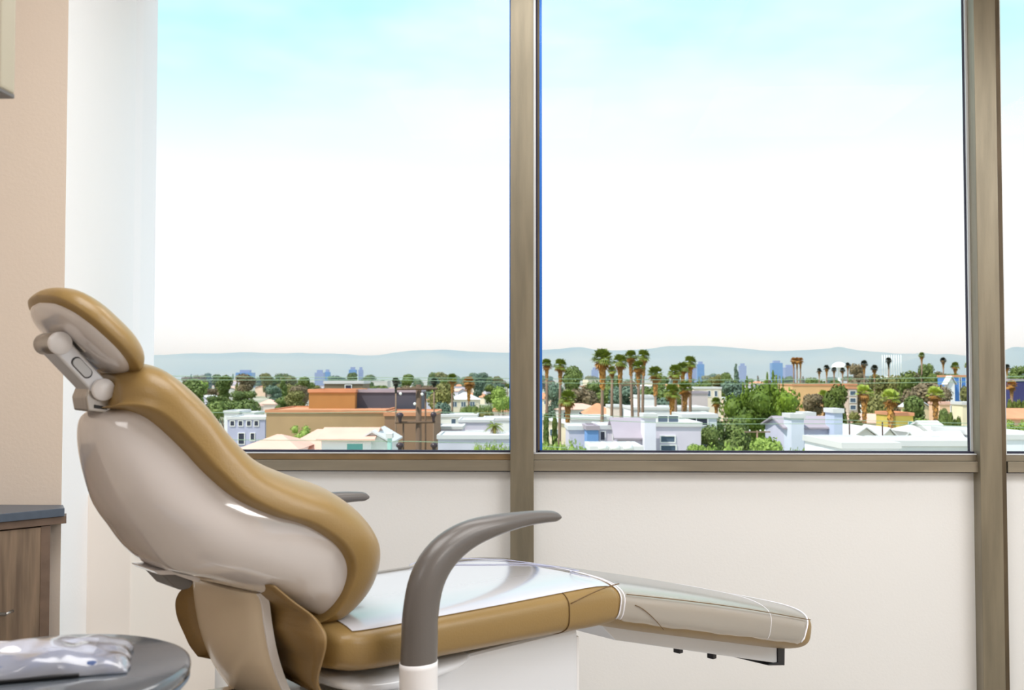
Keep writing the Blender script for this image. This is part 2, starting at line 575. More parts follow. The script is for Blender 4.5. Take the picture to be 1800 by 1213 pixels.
# ================================================================== DENTAL CHAIR
ang = R(43) + YAW
SX = Vector((math.cos(ang), math.sin(ang), 0))
WX = Vector((-math.sin(ang), math.cos(ang), 0))
ROOT = Vector((0.00419, 2.37317, 0))
def tr(px, py, w):                # a point of the chair's outline, in the chair's own (length, height) at offset w
    r = ray(px, py)
    t = (ROOT + WX * w - EYE).dot(WX) / r.dot(WX)
    q = EYE + r * t - ROOT
    return q.dot(SX), q.z

chair = empty('dental_chair', 'tan and white reclined dental chair in front of the windows', 'dental chair', ROOT, ang)

# --- backrest shell
rim = [(216, 716, .045, -1.058, 1.142), (250, 716, .076, -1.070, 1.122), (290, 735, .100, -1.068, 1.080), (340, 785, .128, -1.054, 1.028),
       (380, 830, .150, -1.034, .978), (430, 875, .172, -1.006, .938), (490, 905, .188, -.980, .902), (550, 925, .197, -.950, .874),
       (600, 960, .199, -.905, .856), (621, 1000, .193, -.855, .838), (612, 1046, .180, -.805, .820), (578, 1086, .148, -.755, .800)]
st = []
for px, py, W, bs, bz in rim:
    s, z = tr(px, py, -W)
    st.append((s, z, W, 0.012, 0.008, bs - s, bz - z))
s0, z0, W0 = st[0][:3]
st.insert(0, (s0 - .004, z0 + .006, .012, .004, .002, -.006, -.002))
sl, zl = st[-1][:2]
st.append((sl - .008, zl + 0.008, .10, .004, .0, -.02, .006))
back_shell = obj('backrest_shell', loft(st, 6, 72, 2.4, 2.75), M['shell'], chair, True)
back_shell['label'] = 'glossy white plastic shell on the back of the backrest'

# --- backrest cushion
cst = []
crim = [(208, 712, .088), (250, 716, .120), (290, 735, .142), (340, 785, .165), (380, 830, .185), (430, 875, .203), (490, 905, .215), (550, 925, .22),
        (600, 960, .22), (618, 1000, .213), (606, 1046, .20), (578, 1086, .18)]
cfront = [(206, 664), (250, 648), (302, 657), (366, 706), (415, 764), (470, 815), (540, 846), (606, 870), (660, 912), (688, 968), (668, 1040), (608, 1095)]
for (px, py, W), (qx, qy) in zip(crim, cfront):
    s, z = tr(px, py, -W + 0.012)
    fs_, fz_ = tr(qx, qy, -W + 0.03)
    d = Vector((fs_ - s, fz_ - z))
    st_w = W
    d *= 1.06
    cst.append((s + .006, z + .006, st_w, d.x, d.y, -.02, -.012))
a = cst[0]
cst.insert(0, (a[0] - .005, a[1] - .004, .072, a[3] * .75, a[4] * .78, -.006, -.004))
cst.insert(0, (a[0] - .008, a[1] - .008, .06, a[3] * .35, a[4] * .35, -.002, -.002))
a = cst[-1]
cst.append((a[0] - .022, a[1] - .016, .15, a[3] * .45, a[4] * .45, -.01, -.002))
cst.append((a[0] - .036, a[1] - .018, .11, a[3] * .12, a[4] * .12, -.004, -.002))
back_cush = obj('backrest_cushion', loft(cst, 6, 64, 2.6, 2.4), M['tan'], chair, True)
back_cush['label'] = 'tan padded vinyl of the backrest'

# --- headrest: pad, plate, joints and arm
def headpart(name, cs_, cz_, phi, W, h, front, back, m, pf=2.3, pb=2.2, parent=None):
    """lens-shaped pad: centre, tilt of its up axis, half width, half height"""
    u = Vector((-math.cos(phi), math.sin(phi)))      # towards the crown
    nrm = Vector((math.sin(phi), math.cos(phi)))      # towards the patient
    ss = []
    K = 9
    for i in range(K):
        t = -1 + 2 * i / (K - 1)
        t = math.sin(t * PI / 2)
        e = max(0.0, 1 - abs(t) ** 2.6) ** (1 / 2.5)
        e2 = max(0.02, 1 - abs(t) ** 3) ** .5
        c = Vector((cs_, cz_)) + u * (h * t)
        ss.append((c.x, c.y, max(W * e, .004), nrm.x * front * e2, nrm.y * front * e2, -nrm.x * back * e2, -nrm.y * back * e2))
    return obj(name, loft(ss, 4, 48, pf, pb), m, parent or chair, True)
hr = headpart('headrest_cushion', -1.073, 1.267, R(42), .122, .098, .046, .016, M['tan'])
hr['label'] = 'tan padded headrest'
hp_ = headpart('headrest_plate', -1.077, 1.264, R(42), .110, .086, .004, .024, M['shell'], 2.5, 2.5)
hp_['label'] = 'glossy white plate behind the headrest'

U = tr(107, 603, -.048)
L_ = tr(183, 685, -.048)
ul = Vector((L_[0] - U[0], L_[1] - U[1]))
uln = ul.normalized()
perp = Vector((-uln.y, uln.x))
def knob(name, c, r, w0, w1, m, bev=.002):
    o = obj(name, lathe([(r * .93, w0), (r, w0 + bev), (r, w1 - bev), (r * .93, w1)], 40, axis='y', loc=(c[0], 0, c[1])), m, chair, True)
    return o
o = knob('headrest_hub', U, .0176, -.040, .030, M['metal'])
o = knob('headrest_knob', U, .0181, -.050, -.038, M['white_plastic'], .003)
o['label'] = 'white round knob cap at the headrest'
knob('neck_hub', L_, .0180, -.040, .028, M['metal'])
o = knob('neck_knob', L_, .0182, -.050, -.038, M['white_plastic'], .003)
o['label'] = 'white round knob cap at the top of the backrest'
# arm between the joints
hw = .0155
bm = bmesh.new()
pts = [Vector(U) + perp * hw + uln * .006, Vector(L_) + perp * hw * .95 - uln * .006, Vector(L_) - perp * hw * .95 - uln * .006, Vector(U) - perp * hw + uln * .006]
arm = obj('headrest_arm', prism([tuple(p) for p in pts], -.040, .018, 'y', .004), M['arm_metal'], chair)
mid = Vector(U).lerp(Vector(L_), .52)
ov = []
for i in range(24):
    a = 2 * PI * i / 24
    c_, s_ = math.cos(a), math.sin(a)
    q = mid + uln * ((.0105 if c_ > 0 else -.0105) + .0075 * c_) + perp * (.0075 * s_)
    ov.append(tuple(q))
ring = [tuple(mid + (Vector(q) - mid) * 1.14) for q in ov]
obj('button_recess', prism(ring, -.0410, -.0385, 'y'), M['black'], arm)
obj('release_button', prism(ov, -.0432, -.039, 'y', .0008), M['button'], arm)
# latch on the plate beside the upper joint
lc = Vector(tr(142, 606, -.03))
lt = obj('latch', prism([tuple(lc + uln * a + perp * b) for a, b in ((-.016, -.008), (.010, -.008), (.016, 0), (.010, .008), (-.016, .008))], -.045, .01, 'y', .002), M['metal'], chair)
obj('latch_slot', prism([tuple(lc + uln * a + perp * b) for a, b in ((-.014, -.004), (.009, -.005), (.009, .004), (-.014, .005))], -.0462, -.044, 'y'), M['black'], lt)
# bracket from the lower joint down into the shell
bl = Vector(L_)
bk = obj('neck_bracket', prism([tuple(bl + Vector(q)) for q in ((-.020, .004), (.016, .006), (.022, -.022), (.014, -.040), (-.022, -.034), (-.026, -.012))], -.038, .024, 'y', .003), M['metal'], chair)
obj('bracket_slot', prism([tuple(bl + Vector(q)) for q in ((-.012, -.024), (.008, -.028), (.009, -.033), (-.012, -.030))], -.0395, -.0375, 'y'), M['black'], bk)
# --- release lever under the shell
lv = [tr(278, 1006, -.02), tr(300, 1003, -.02), tr(325, 1012, -.02), tr(338, 1022, -.02), tr(330, 1034, -.02), tr(316, 1037, -.02), tr(303, 1032, -.02)]
o = obj('release_lever', prism(lv, -.03, .05, 'y', .006), M['dark_grey'], chair)
o['label'] = 'dark grey release lever under the shell'
o = obj('lever_trim', prism([tr(262, 1000, -.02), tr(300, 999, -.02), tr(345, 1014, -.02), tr(340, 1022, -.02), tr(300, 1008, -.02), tr(272, 1008, -.02)], -.04, .06, 'y', .003), M['shell'], chair)

# --- curved cover of the lift link behind the seat
cn = [tr(462, 1040, -.1), tr(470, 1056, -.1), tr(476, 1100, -.1), tr(487, 1155, -.1), tr(508, 1213, -.1), tr(540, 1262, -.1)]
cn = catmull(cn, 5)
bm = bmesh.new()
ringsN = []
for i, (s, z) in enumerate(cn):
    k = i / (len(cn) - 1)
    wn, wf = -.1, .165 + .008 * math.sin(k * PI)
    row = [(s, wn, z)]
    for q in range(15):
        t_ = q / 14
        row.append((s - .012 - .022 * math.sin(t_ * PI) ** .6, wn + (wf - wn) * t_, z - .002))
    row.append((s, wf, z))
    ringsN.append(row)
rings_to_bm(bm, ringsN)
o = obj('link_cover', bm, M['cream_plastic'], chair, True)
o['label'] = 'curved cream plastic cover behind the seat'
obj('cover_edge', prism([(s + .001, z) for s, z in cn] + [(s - .013, z - .002) for s, z in cn[::-1]], -.1045, -.0995, 'y'), M['white_plastic'], o)

# --- tan flap hanging between backrest and seat
fl = [(478, 1030, .17), (512, 1058, .18), (548, 1085, .198), (567, 1112, .228), (569, 1135, .236), (563, 1162, .226), (556, 1188, .205), (556, 1206, .195), (566, 1225, .19)]
ff = []
for px, py, W in fl:
    s, z = tr(px, py, -W)
    ff.append((s, z, W, 0, 0, 0, 0))
ff = catmull(ff, 5)
bm = bmesh.new()
rr = []
for s, z, W, *_ in ff:
    row = []
    for j in range(17):
        q = -1 + 2 * j / 16
        row.append((s + (.021 - .038 * min(1, max(0, (z - .71) / .05))) * (1 - q * q) - .045 * max(0, q) ** 5, W * q, z))
    row += [(x + .006, y, z_) for x, y, z_ in row[::-1]]
    rr.append(row)
rings_to_bm(bm, rr)
o = obj('rear_flap', bm, M['tan_dark'], chair, True)
o['label'] = 'brown-tan upholstered flap between backrest and seat'

# --- seat cushion
seat = []
for s, zt, zb, W in ((-.726, .748, .705, .17), (-.720, .762, .69, .205), (-.700, .770, .680, .226), (-.65, .770, .670, .235), (-.5, .768, .662, .236), (-.33, .766, .655, .236),
                     (-.165, .765, .648, .236), (-.08, .764, .643, .235), (-.045, .761, .642, .234), (-.012, .755, .642, .232), (.006, .742, .645, .229)):
    zm = (zt + zb) / 2
    seat.append((s, zm, W, 0, zt - zm, 0, zb - zm))
sc_ = obj('seat_cushion', loft(seat, 5, 56, 3.6, 3.4), M['tan'], chair, True)
sc_['label'] = 'tan padded seat'
def ring_line(st_, s_want, lo, hi, rad, name, parent, grow=1.006, pf=3.6, pb=3.4, m=None):
    """a seam lying on a loft, from angle lo to hi"""
    cc = catmull(st_, 5)
    c0 = min(cc, key=lambda q: abs(q[0] - s_want))
    s, z, W, f1, f2, b1, b2 = c0
    P = []
    for i in range(31):
        a = lo + (hi - lo) * i / 30
        p = pf if math.sin(a) >= 0 else pb
        w = -W * spow(math.cos(a), 2 / p) * grow
        q = spow(math.sin(a), 2 / p) * grow
        P.append((s + f1 * q, w, z + f2 * q) if q >= 0 else (s - b1 * q, w, z - b2 * q))
    return obj(name, tube(P, rad, 6), m or M['seam'], parent, True)
ring_line(seat, -.165, -1.2, 1.35, .0011, 'seam', sc_)
# piping that runs from the seam to the knee end
P = []
for i in range(13):
    k = i / 12
    s = -.160 + .154 * k
    P.append((s, -.2365 + .002 * k, .728 + .019 * math.sin(k * PI / 2)))
obj('piping', tube(P, .0012, 6), M['seam'], sc_, True)

# --- leg cushion, sloping down to the foot end
leg = []
slope = -.2335
def lz(s):
    return .748 + slope * (s - 0.01) + .006 * math.sin(max(0, min(1, s / .8)) * PI)
for s, W, th, dz in ((.002, .226, .100, -.004), (.012, .231, .104, 0), (.06, .233, .110, 0), (.2, .232, .118, 0), (.4, .228, .124, 0), (.6, .222, .126, 0), (.76, .216, .126, 0), (.83, .210, .124, -.001), (.866, .197, .118, -.004), (.888, .170, .100, -.012), (.896, .12, .07, -.024)):
    zt = lz(s) + dz
    nx, nz_ = .228, .974
    zm = zt - th / 2
    leg.append((s - nx * th / 2, zm, W, nx * th / 2, nz_ * th / 2, -nx * th / 2, -nz_ * th / 2))
lc_ = obj('leg_cushion', loft(leg, 5, 56, 3.4, 3.2), M['tan'], chair, True)
lc_['label'] = 'tan padded leg rest'
P = []
for i in range(31):
    k = i / 30
    s = .02 + .80 * k
    P.append((s, -.2345 + .020 * k ** 2.2, lz(s) - .026 - .004 * k))
obj('piping', tube(P, .0012, 6), M['seam'], lc_, True)

# --- support rail under the leg cushion
r0 = tr(1052, 1117, -.1)
r1 = tr(1366, 1146, -.1)
r2 = tr(1366, 1166, -.1)
rail = obj('leg_rail', prism([(r0[0], r0[1] + .03), (r1[0], r1[1] + .045), (r2[0], r2[1]), (r0[0] + .06, r0[1] - .022)], -.1, .1, 'y', .002), M['cover_white'], chair)
e1, e2 = tr(1364, 1144, -.1), tr(1381, 1168, -.1)
obj('rail_end_cap', prism([(r1[0] - .002, r1[1] + .012), (r1[0] + .035, r1[1] + .006), (r1[0] + .033, r2[1] - .012), (r2[0] - .05, r2[1] + .004), (r2[0] - .05, r2[1] + .008), (r1[0] - .002, r2[1] + .004)], -.104, .104, 'y', .002), M['black'], rail)
for px, py in ((1192, 1143), (1251, 1153)):
    q = tr(px, py, -.085)
    obj('rail_bolt', box(q[0] - .007, q[0] + .008, -.095, -.075, q[1] - .006, q[1] + .012, .001), M['black'], rail)

# --- white pan under the seat and the base column
pan = []
for s, zt, zb, W in ((-.705, .675, .66, .17), (-.68, .676, .640, .21), (-.6, .668, .622, .216), (-.5, .666, .622, .212), (-.42, .662, .628, .195), (-.38, .658, .64, .17)):
    zm = (zt + zb) / 2
    pan.append((s, zm, W, 0, zt - zm, 0, zb - zm))
o = obj('seat_pan', loft(pan, 4, 40, 3, 2.4), M['cover_white'], chair, True)
x1 = tr(1017, 1180, -.17)[0]
o = obj('lift_column', box(-.56, x1, -.17, .17, .16, .652, .012), M['cover_white'], chair)
o['label'] = 'white housing under the seat'
obj('column_trim', box(x1 - .001, x1 + .008, -.165, .165, .17, .63, .003), M['white_plastic'], o)
bs0 = obj('base_housing', prism([(-1.0, .05), (-.98, .44), (-.93, .565), (-.86, .60), (-.50, .585), (-.42, .40), (-.40, .05)], -.15, .15, 'y', .015), M['cream_plastic'], chair)
q0 = tr(372, 1189, -.0)
obj('slot', box(-.857, -.70, -.12, .09, .598, .6035), M['black'], bs0)
obj('floor_base', prism([(-1.15, 0), (-1.15, .05), (-1.05, .09), (.2, .09), (.32, .05), (.32, 0)], -.26, .26, 'y', .02), M['cover_white'], chair)

# --- armrests
ap = [((-.606, .640), .033), ((-.608, .700), .035), ((-.606, .745), .0345), ((-.604, .791), .034), ((-.590, .845), .034), ((-.556, .886), .0315), ((-.500, .913), .026), ((-.430, .925), .0195), ((-.355, .929), .0145), ((-.300, .928), .0120), ((-.276, .926), .0105), ((-.268, .925), .006)]
for sgn in (-1, 1):
    w = .3 * sgn
    sh = 0 if sgn < 0 else -.036
    ao = obj('armrest', tube([(p[0] + sh, w, p[1] + sh * .3) for p, r in ap[1:]], [(r, .027 if i < 7 else .025 - .001 * i) for i, (p, r) in enumerate(ap[1:])], 28, lat=(0, 1, 0), sub=4), M['armrest'], chair, True)
    ao['label'] = 'near grey curved armrest' if sgn < 0 else 'far armrest, only its tip shows over the backrest'
    pst = obj('armrest_post', tube([(-.575, w * .70, .56), (-.60, w * .9, .575), (-.606, w, .62), (-.608, w, .66), (-.608, w, .708)], [(.03, .024), (.032, .027), (.034, .0285), (.0355, .0285), (.0360, .0285)], 28, lat=(0, 1, 0), sub=4), M['white_plastic'], chair, True)
    obj('post_bracket', box(-.63, -.55, min(.1 * sgn, w * .8), max(.1 * sgn, w * .8), .545, .585, .006), M['cover_white'], chair)

# ------------------------------------------------------------------ film over the seat and sleeve on the leg rest
def shell_sheet(st_, a0, a1, grow, s0, s1, pf, pb, nn=40, sub=5, zlim=None, edge=None):
    cc = [q for q in catmull(st_, sub) if s0 <= q[0] <= s1]
    bm = bmesh.new()
    rows = []
    for ii, (s, z, W, f1, f2, b1, b2) in enumerate(cc):
        row = []
        lo, hi = a0, a1
        if edge:
            lo, hi = edge(ii / (len(cc) - 1))
        for i in range(nn + 1):
            a = lo + (hi - lo) * i / nn
            p = pf if math.sin(a) >= 0 else pb
            wv = -(W + grow) * spow(math.cos(a), 2 / p)
            q = spow(math.sin(a), 2 / p)
            g = grow
            L = math.hypot(f1, f2) if q >= 0 else math.hypot(b1, b2)
            k = (L + g) / L
            row.append((s + f1 * q * k, wv, z + f2 * q * k) if q >= 0 else (s - b1 * q * k, wv, z - b2 * q * k))
        rows.append(row)
    rings_to_bm(bm, rows, close_ring=False, caps=False)
    return bm, rows

bm, rows = shell_sheet(seat, .55, PI - .55, .0022, -.69, -.002, 3.6, 3.4)
film = obj('seat_film', bm, M['sheet'], None, True)
film.location, film.rotation_euler = ROOT, (0, 0, ang)
tag(film, 'plastic film spread over the tan chair seat, whitened as reflected sky', 'plastic film')
for nm, pts_ in (('film_fold', [(-.28, .16), (-.2, .19), (-.1, .10), (-.02, -.05), (-.012, -.12)]), ('film_fold', [(-.27, .15), (-.22, .12), (-.16, .06), (-.06, -.02), (-.012, -.06)]), ('film_fold', [(-.06, -.20), (-.075, -.17), (-.05, -.13), (-.01, -.12)])):
    P = catmull([(a, b, .7695 if abs(b) < .19 else .766) for a, b in pts_], 6)
    P = [(a, b, (.7682 if a < -.07 else .7682 - (a + .07) * .14) - (max(0, abs(b) - .17) * .1)) for a, b, c in P]
    obj(nm, tube(P, .0011, 6), mat('film_crease', (176, 180, 205), 0.4), film, True)

def leg_edge(k):
    j = .02 * math.sin(k * 37) + .012 * math.sin(k * 91 + 1)
    lo = -.34 + j
    if k > .80:
        lo = -.34 + (k - .80) / .20 * 1.5
    return lo, PI + .5 - max(0, (k - .9)) * 8
bm, rows = shell_sheet(leg, -.5, PI + .5,   .0028, .0, .845, 3.4, 3.2, edge=leg_edge, sub=8)
slv = obj('leg_sleeve', bm, M['sleeve'], None, True)
slv.location, slv.rotation_euler = ROOT, (0, 0, ang)
tag(slv, 'milky clear plastic sleeve pulled over the leg rest', 'plastic sleeve')
obj('foot_hem', tube([r[0] for r in rows[int(len(rows) * .80):]] + rows[-1][1:], .0022, 8), M['hem'], slv, True)
obj('knee_hem', tube(rows[0], .0016, 8), M['hem'], slv, True)
obj('knee_fold', tube([Vector(p) for p in rows[3]], .0014, 8), M['hem'], slv, True)
obj('cross_fold', tube([Vector(p) for p in rows[int(len(rows) * .62)][:36]], .0008, 8), M['hem'], slv, True)
P = [(.045 + .1 * k, -.2375, lz(.045 + .1 * k) - .048 - .05 * k ** 1.5) for k in [i / 8 for i in range(9)]]
obj('crease', tube(P, .0009, 6), M['seam'], slv, True)

# ================================================================== ROUND TABLE with a pouch, close to the camera
ctr = at(68, 1178, 1.2)
TR = .175
tz = ctr.z
table = empty('round_side_table', 'dark glossy round table in the lower left foreground', 'table', (ctr.x, ctr.y, 0))
obj('tabletop', lathe([(TR - .006, tz), (TR - .001, tz - .002), (TR, tz - .007), (TR - .001, tz - .015), (TR - .006, tz - .018)], 96), M['tabletop'], table, True)
obj('edge_band', lathe([(TR - .002, tz - .0175), (TR - .001, tz - .020), (TR - .006, tz - .026), (TR - .03, tz - .028)], 96), M['table_edge'], table, True)
obj('pedestal', lathe([(.03, tz - .028), (.028, tz - .06), (.022, tz - .10), (.022, .05)], 32), M['metal'], table, True)
obj('foot', lathe([(.022, .06), (.05, .045), (.16, .022), (.17, .012), (.17, 0)], 48), M['dark_grey'], table, True)

pk = at(112, 1160, 1.2)
pouch = empty('instrument_pouch', 'crinkled clear plastic pouch with navy contents on the round table', 'pouch', (pk.x - .047, pk.y + .004, tz + .001), R(20))
def pillow(lx, ly, h, seed, nx=40, ny=30, amp=.006, freq=28):
    bm = bmesh.new()
    topv, botv = {}, {}
    for i in range(nx + 1):
        for j in range(ny + 1):
            u, v = -1 + 2 * i / nx, -1 + 2 * j / ny
            e = (max(0, 1 - abs(u) ** 3) * max(0, 1 - abs(v) ** 3)) ** .5
            x, y = u * lx, v * ly
            n_ = mnoise.noise(Vector((x * freq, y * freq, seed))) + .5 * mnoise.noise(Vector((x * freq * 2.3, y * freq * 2.3, seed + 4)))
            zt = h * e + amp * n_ * min(1, e * 2 + .25) + .003
            wob = .004 * mnoise.noise(Vector((u * 3, v * 3, seed + 9)))
            topv[i, j] = bm.verts.new((x + wob, y + wob, max(.0012, zt)))
            botv[i, j] = bm.verts.new((x + wob, y + wob, .0004))
    for i in range(nx):
        for j in range(ny):
            bm.faces.new((topv[i, j], topv[i + 1, j], topv[i + 1, j + 1], topv[i, j + 1]))
            bm.faces.new((botv[i, j], botv[i, j + 1], botv[i + 1, j + 1], botv[i + 1, j]))
    for i in range(nx):
        bm.faces.new((topv[i, 0], botv[i, 0], botv[i + 1, 0], topv[i + 1, 0]))
        bm.faces.new((topv[i, ny], topv[i + 1, ny], botv[i + 1, ny], botv[i, ny]))
    for j in range(ny):
        bm.faces.new((topv[0, j], topv[0, j + 1], botv[0, j + 1], botv[0, j]))
        bm.faces.new((topv[nx, j], botv[nx, j], botv[nx, j + 1], topv[nx, j + 1]))
    return bm
obj('film', pillow(.118, .058, .026, 3.3, freq=17, amp=.009), clear_mat('pouch_film', (.92, .95, 1), 2.6, .14, body=(.80, .85, 1.0), bodyf=.32), pouch, True)
o = obj('navy_contents', pillow(.098, .050, .015, 8.1, 24, 18, .003), mat('navy_cloth', (52, 76, 128), .6), pouch, True)
o['label'] = 'navy folded contents'
o.location = (0, -.004, .004)
o = obj('white_contents', pillow(.085, .034, .008, 5.7, 24, 18, .003), mat('white_cloth', (238, 240, 250), .6), pouch, True)
o.location = (-.008, .010, .0155)
o = obj('dark_tray', box(-.125, .070, -.056, .036, .0006, .0045, .0015), mat('black_tray', (14, 18, 24), .3), pouch)
o.location = (-.006, -.006, 0)

# ================================================================== THE CITY OUTSIDE
G = -15.0                        # street level below the room's floor
M['asphalt'] = mat('street_ground', (176, 170, 158), 0.9, col2=(112, 124, 84), vscale=0.03, detail=5)
gm = bmesh.new()
add_box(gm, -5000, 5000, 25, 9000, G - 1, G)
struct(obj('ground', gm, M['asphalt']), 'city ground far below the window')

TEMPL = {}
LEAF = {}
def leafmat(name, c1, c2, rough=.7):
    LEAF[name] = mat(name, c1, rough, col2=c2, vscale=.9, detail=4)
leafmat('dark_green', (70, 92, 34), (104, 116, 40))
leafmat('mid_green', (110, 128, 58), (86, 104, 52))
leafmat('olive', (136, 134, 70), (106, 106, 60))
leafmat('lime', (154, 176, 84), (118, 144, 58))
leafmat('bluish', (104, 128, 104), (86, 104, 96))
leafmat('brownish', (134, 118, 84), (104, 92, 74))
leafmat('ficus', (112, 138, 22), (40, 62, 12))
M['bark'] = mat('tree_bark', (112, 92, 74), .9)
M['palm_bark'] = mat('palm_bark', (142, 118, 100), .9)
M['palm_leaf'] = mat('palm_fronds', (126, 140, 40), .6, col2=(88, 106, 30), vscale=.8)
M['palm_leaf_pale'] = mat('pale_palm_fronds', (178, 190, 78), .6, col2=(130, 150, 50), vscale=.8)
M['palm_dark'] = mat('dark_palm_fronds', (38, 44, 26), .7)
M['palm_dead'] = mat('dead_palm_fronds', (196, 140, 62), .8, col2=(150, 108, 56), vscale=1.0)

def leaf_mass(key, blobs, nleaf, size, mname, seed):
    """crown mesh of many leaf-clump cards over soft cores; unit height"""
    if key in TEMPL:
        return TEMPL[key]
    r = random.Random(seed)
    bm = bmesh.new()
    for (x, y, z, rx, rz) in blobs:
        mtx = Matrix.Translation((x, y, z)) @ Matrix.Diagonal((rx * .74, rx * .74, rz * .74, 1))
        ret = bmesh.ops.create_icosphere(bm, subdivisions=2, radius=1, matrix=mtx)
        for v in ret['verts']:
            n_ = mnoise.noise(v.co * 9 + Vector((seed, 0, 0)))
            c = Vector((x, y, z))
            v.co = c + (v.co - c) * (1 + .28 * n_)
    tot = sum(b[3] ** 2 for b in blobs)
    for (x, y, z, rx, rz) in blobs:
        for _ in range(int(nleaf * rx * rx / tot)):
            d = Vector((r.gauss(0, 1), r.gauss(0, 1), r.gauss(0, 1))).normalized()
            k = r.uniform(.72, 1.12)
            p = Vector((x + d.x * rx * k, y + d.y * rx * k, z + d.z * rz * k))
            t = d.cross(Vector((r.gauss(0, 1), r.gauss(0, 1), r.gauss(0, 1)))).normalized()
            n2 = (d + Vector((r.gauss(0, 1), r.gauss(0, 1), r.gauss(0, 1))) * .5).normalized()
            t = (t - n2 * t.dot(n2)).normalized()
            b2 = n2.cross(t)
            s = size * r.uniform(.5, 1.4)
            vs = [bm.verts.new(p + t * a * s + b2 * b * s) for a, b in ((-.5, -.35), (.5, -.3), (.65, .3), (0, .55), (-.5, .3))]
            bm.faces.new(vs)
    me = bpy.data.meshes.new('crown')
    bm.to_mesh(me)
    bm.free()
    me.materials.append(LEAF[mname])
    TEMPL[key] = me
    return me

def blobset(kind, seed):
    r = random.Random(seed)
    B = []
    if kind == 'round':
        for i in range(9):
            a = r.uniform(0, 2 * PI)
            q = r.uniform(.08, .26)
            B.append((q * math.cos(a), q * math.sin(a), r.uniform(.36, .80), r.uniform(.16, .24), r.uniform(.13, .19)))
    elif kind == 'tall':
        for i in range(9):
            z = .25 + .65 * i / 8
            B.append((r.uniform(-.07, .07), r.uniform(-.07, .07), z, .05 + .13 * math.sin(PI * min(1, .3 + (1 - z))), .13))
    elif kind == 'cone':
        for i in range(10):
            z = .12 + .80 * i / 9
            B.append((r.uniform(-.02, .02), r.uniform(-.02, .02), z, .155 * (1.05 - z) + .015, .09))
    elif kind == 'cypress':
        for i in range(9):
            z = .08 + .82 * i / 8
            B.append((0, 0, z, .075 * math.sin(PI * min(.95, .25 + .75 * (1 - z))) + .012, .1))
    elif kind == 'hedge':
        for i in range(16):
            B.append((-.9 + 1.8 * i / 15, r.uniform(-.2, .2), r.uniform(.72, .80), r.uniform(.2, .3), r.uniform(.13, .2)))
        for i in range(8):
            B.append((-.9 + 1.8 * i / 7, r.uniform(-.1, .1), .4, .28, .38))
    elif kind == 'flame':
        for k in range(9):
            a = 2.4 * k
            q = .03 + .024 * k
            x, y = q * math.cos(a), q * math.sin(a)
            top = .93 - .035 * k + r.uniform(-.03, .03)
            for i in range(9):
                z = .12 + (top - .12) * i / 8
                B.append((x * (1 + .12 * (8 - i) / 8), y * (1 + .12 * (8 - i) / 8), z, (.125 - .003 * k) * (1.15 - (i / 8) ** 2.4), .085))
    if kind == 'flame':
        for i in range(12):
            a = 2.4 * i
            q = .05 + .014 * i
            B.append((q * math.cos(a), q * math.sin(a), .16 + .054 * i, .19, .13))
    elif kind == 'umbrella':
        for i in range(10):
            a = r.uniform(0, 2 * PI)
            q = r.uniform(.1, .42)
            B.append((q * math.cos(a), q * math.sin(a), r.uniform(.68, .82), r.uniform(.15, .22), r.uniform(.07, .11)))
    return B

TRUNK = {}
def trunk_mesh(kind):
    if kind not in TRUNK:
        bm = tube([(0, 0, 0), (.006, .004, .2), (-.004, 0, .5), (0, 0, .74 if kind != 'hedge' else .4)], [.022, .017, .012, .005], 8)
        if kind in ('round', 'umbrella'):
            for a in (0.3, 2.2, 4.1):
                tube([(0, 0, .3), (.1 * math.cos(a), .1 * math.sin(a), .5), (.2 * math.cos(a), .2 * math.sin(a), .68)], [.012, .009, .005], 6, bm=bm)
        me = bpy.data.meshes.new('trunk')
        bm.to_mesh(me)
        bm.free()
        me.materials.append(M['bark'])
        TRUNK[kind] = me
    return TRUNK[kind]

def tree(px, ytop, d, wid, kind, leaf, label, group=None, name='tree', var=0, nleaf=3400, size=.036, cat='tree', base=G):
    """tree whose top shows at (px, ytop) at distance d; wid = crown width in pixels"""
    p = at(px, ytop, d)
    h = p.z - base
    natural = {'round': .78, 'tall': .36, 'cone': .33, 'cypress': .17, 'hedge': 2.3, 'umbrella': 1.15, 'flame': .62}[kind]
    wm = wid * d / F
    sx_ = wm / natural
    key = (kind, leaf, var, nleaf)
    o = empty(name, label, cat, (p.x, p.y, base), rnd.uniform(0, 6.28) if kind not in ('hedge',) else 0, group)
    c = bpy.data.objects.new('foliage', leaf_mass(key, blobset(kind, var * 7 + len(kind)), nleaf, size, leaf, var + 3))
    t = bpy.data.objects.new('trunk', trunk_mesh(kind))
    for q in (c, t):
        C.objects.link(q)
        q.parent = o
    o.scale = (sx_, sx_, h)
    if kind in ('round', 'umbrella', 'cone', 'tall') and h > 1.6 * sx_ * (1.0 if kind != 'tall' else 2.2):
        # keep the crown compact on top of a longer trunk
        k = min(1.0, 1.25 * sx_ / h)
        c.scale = (1, 1, k)
        c.location = (0, 0, 1 - k * .96)
    return o

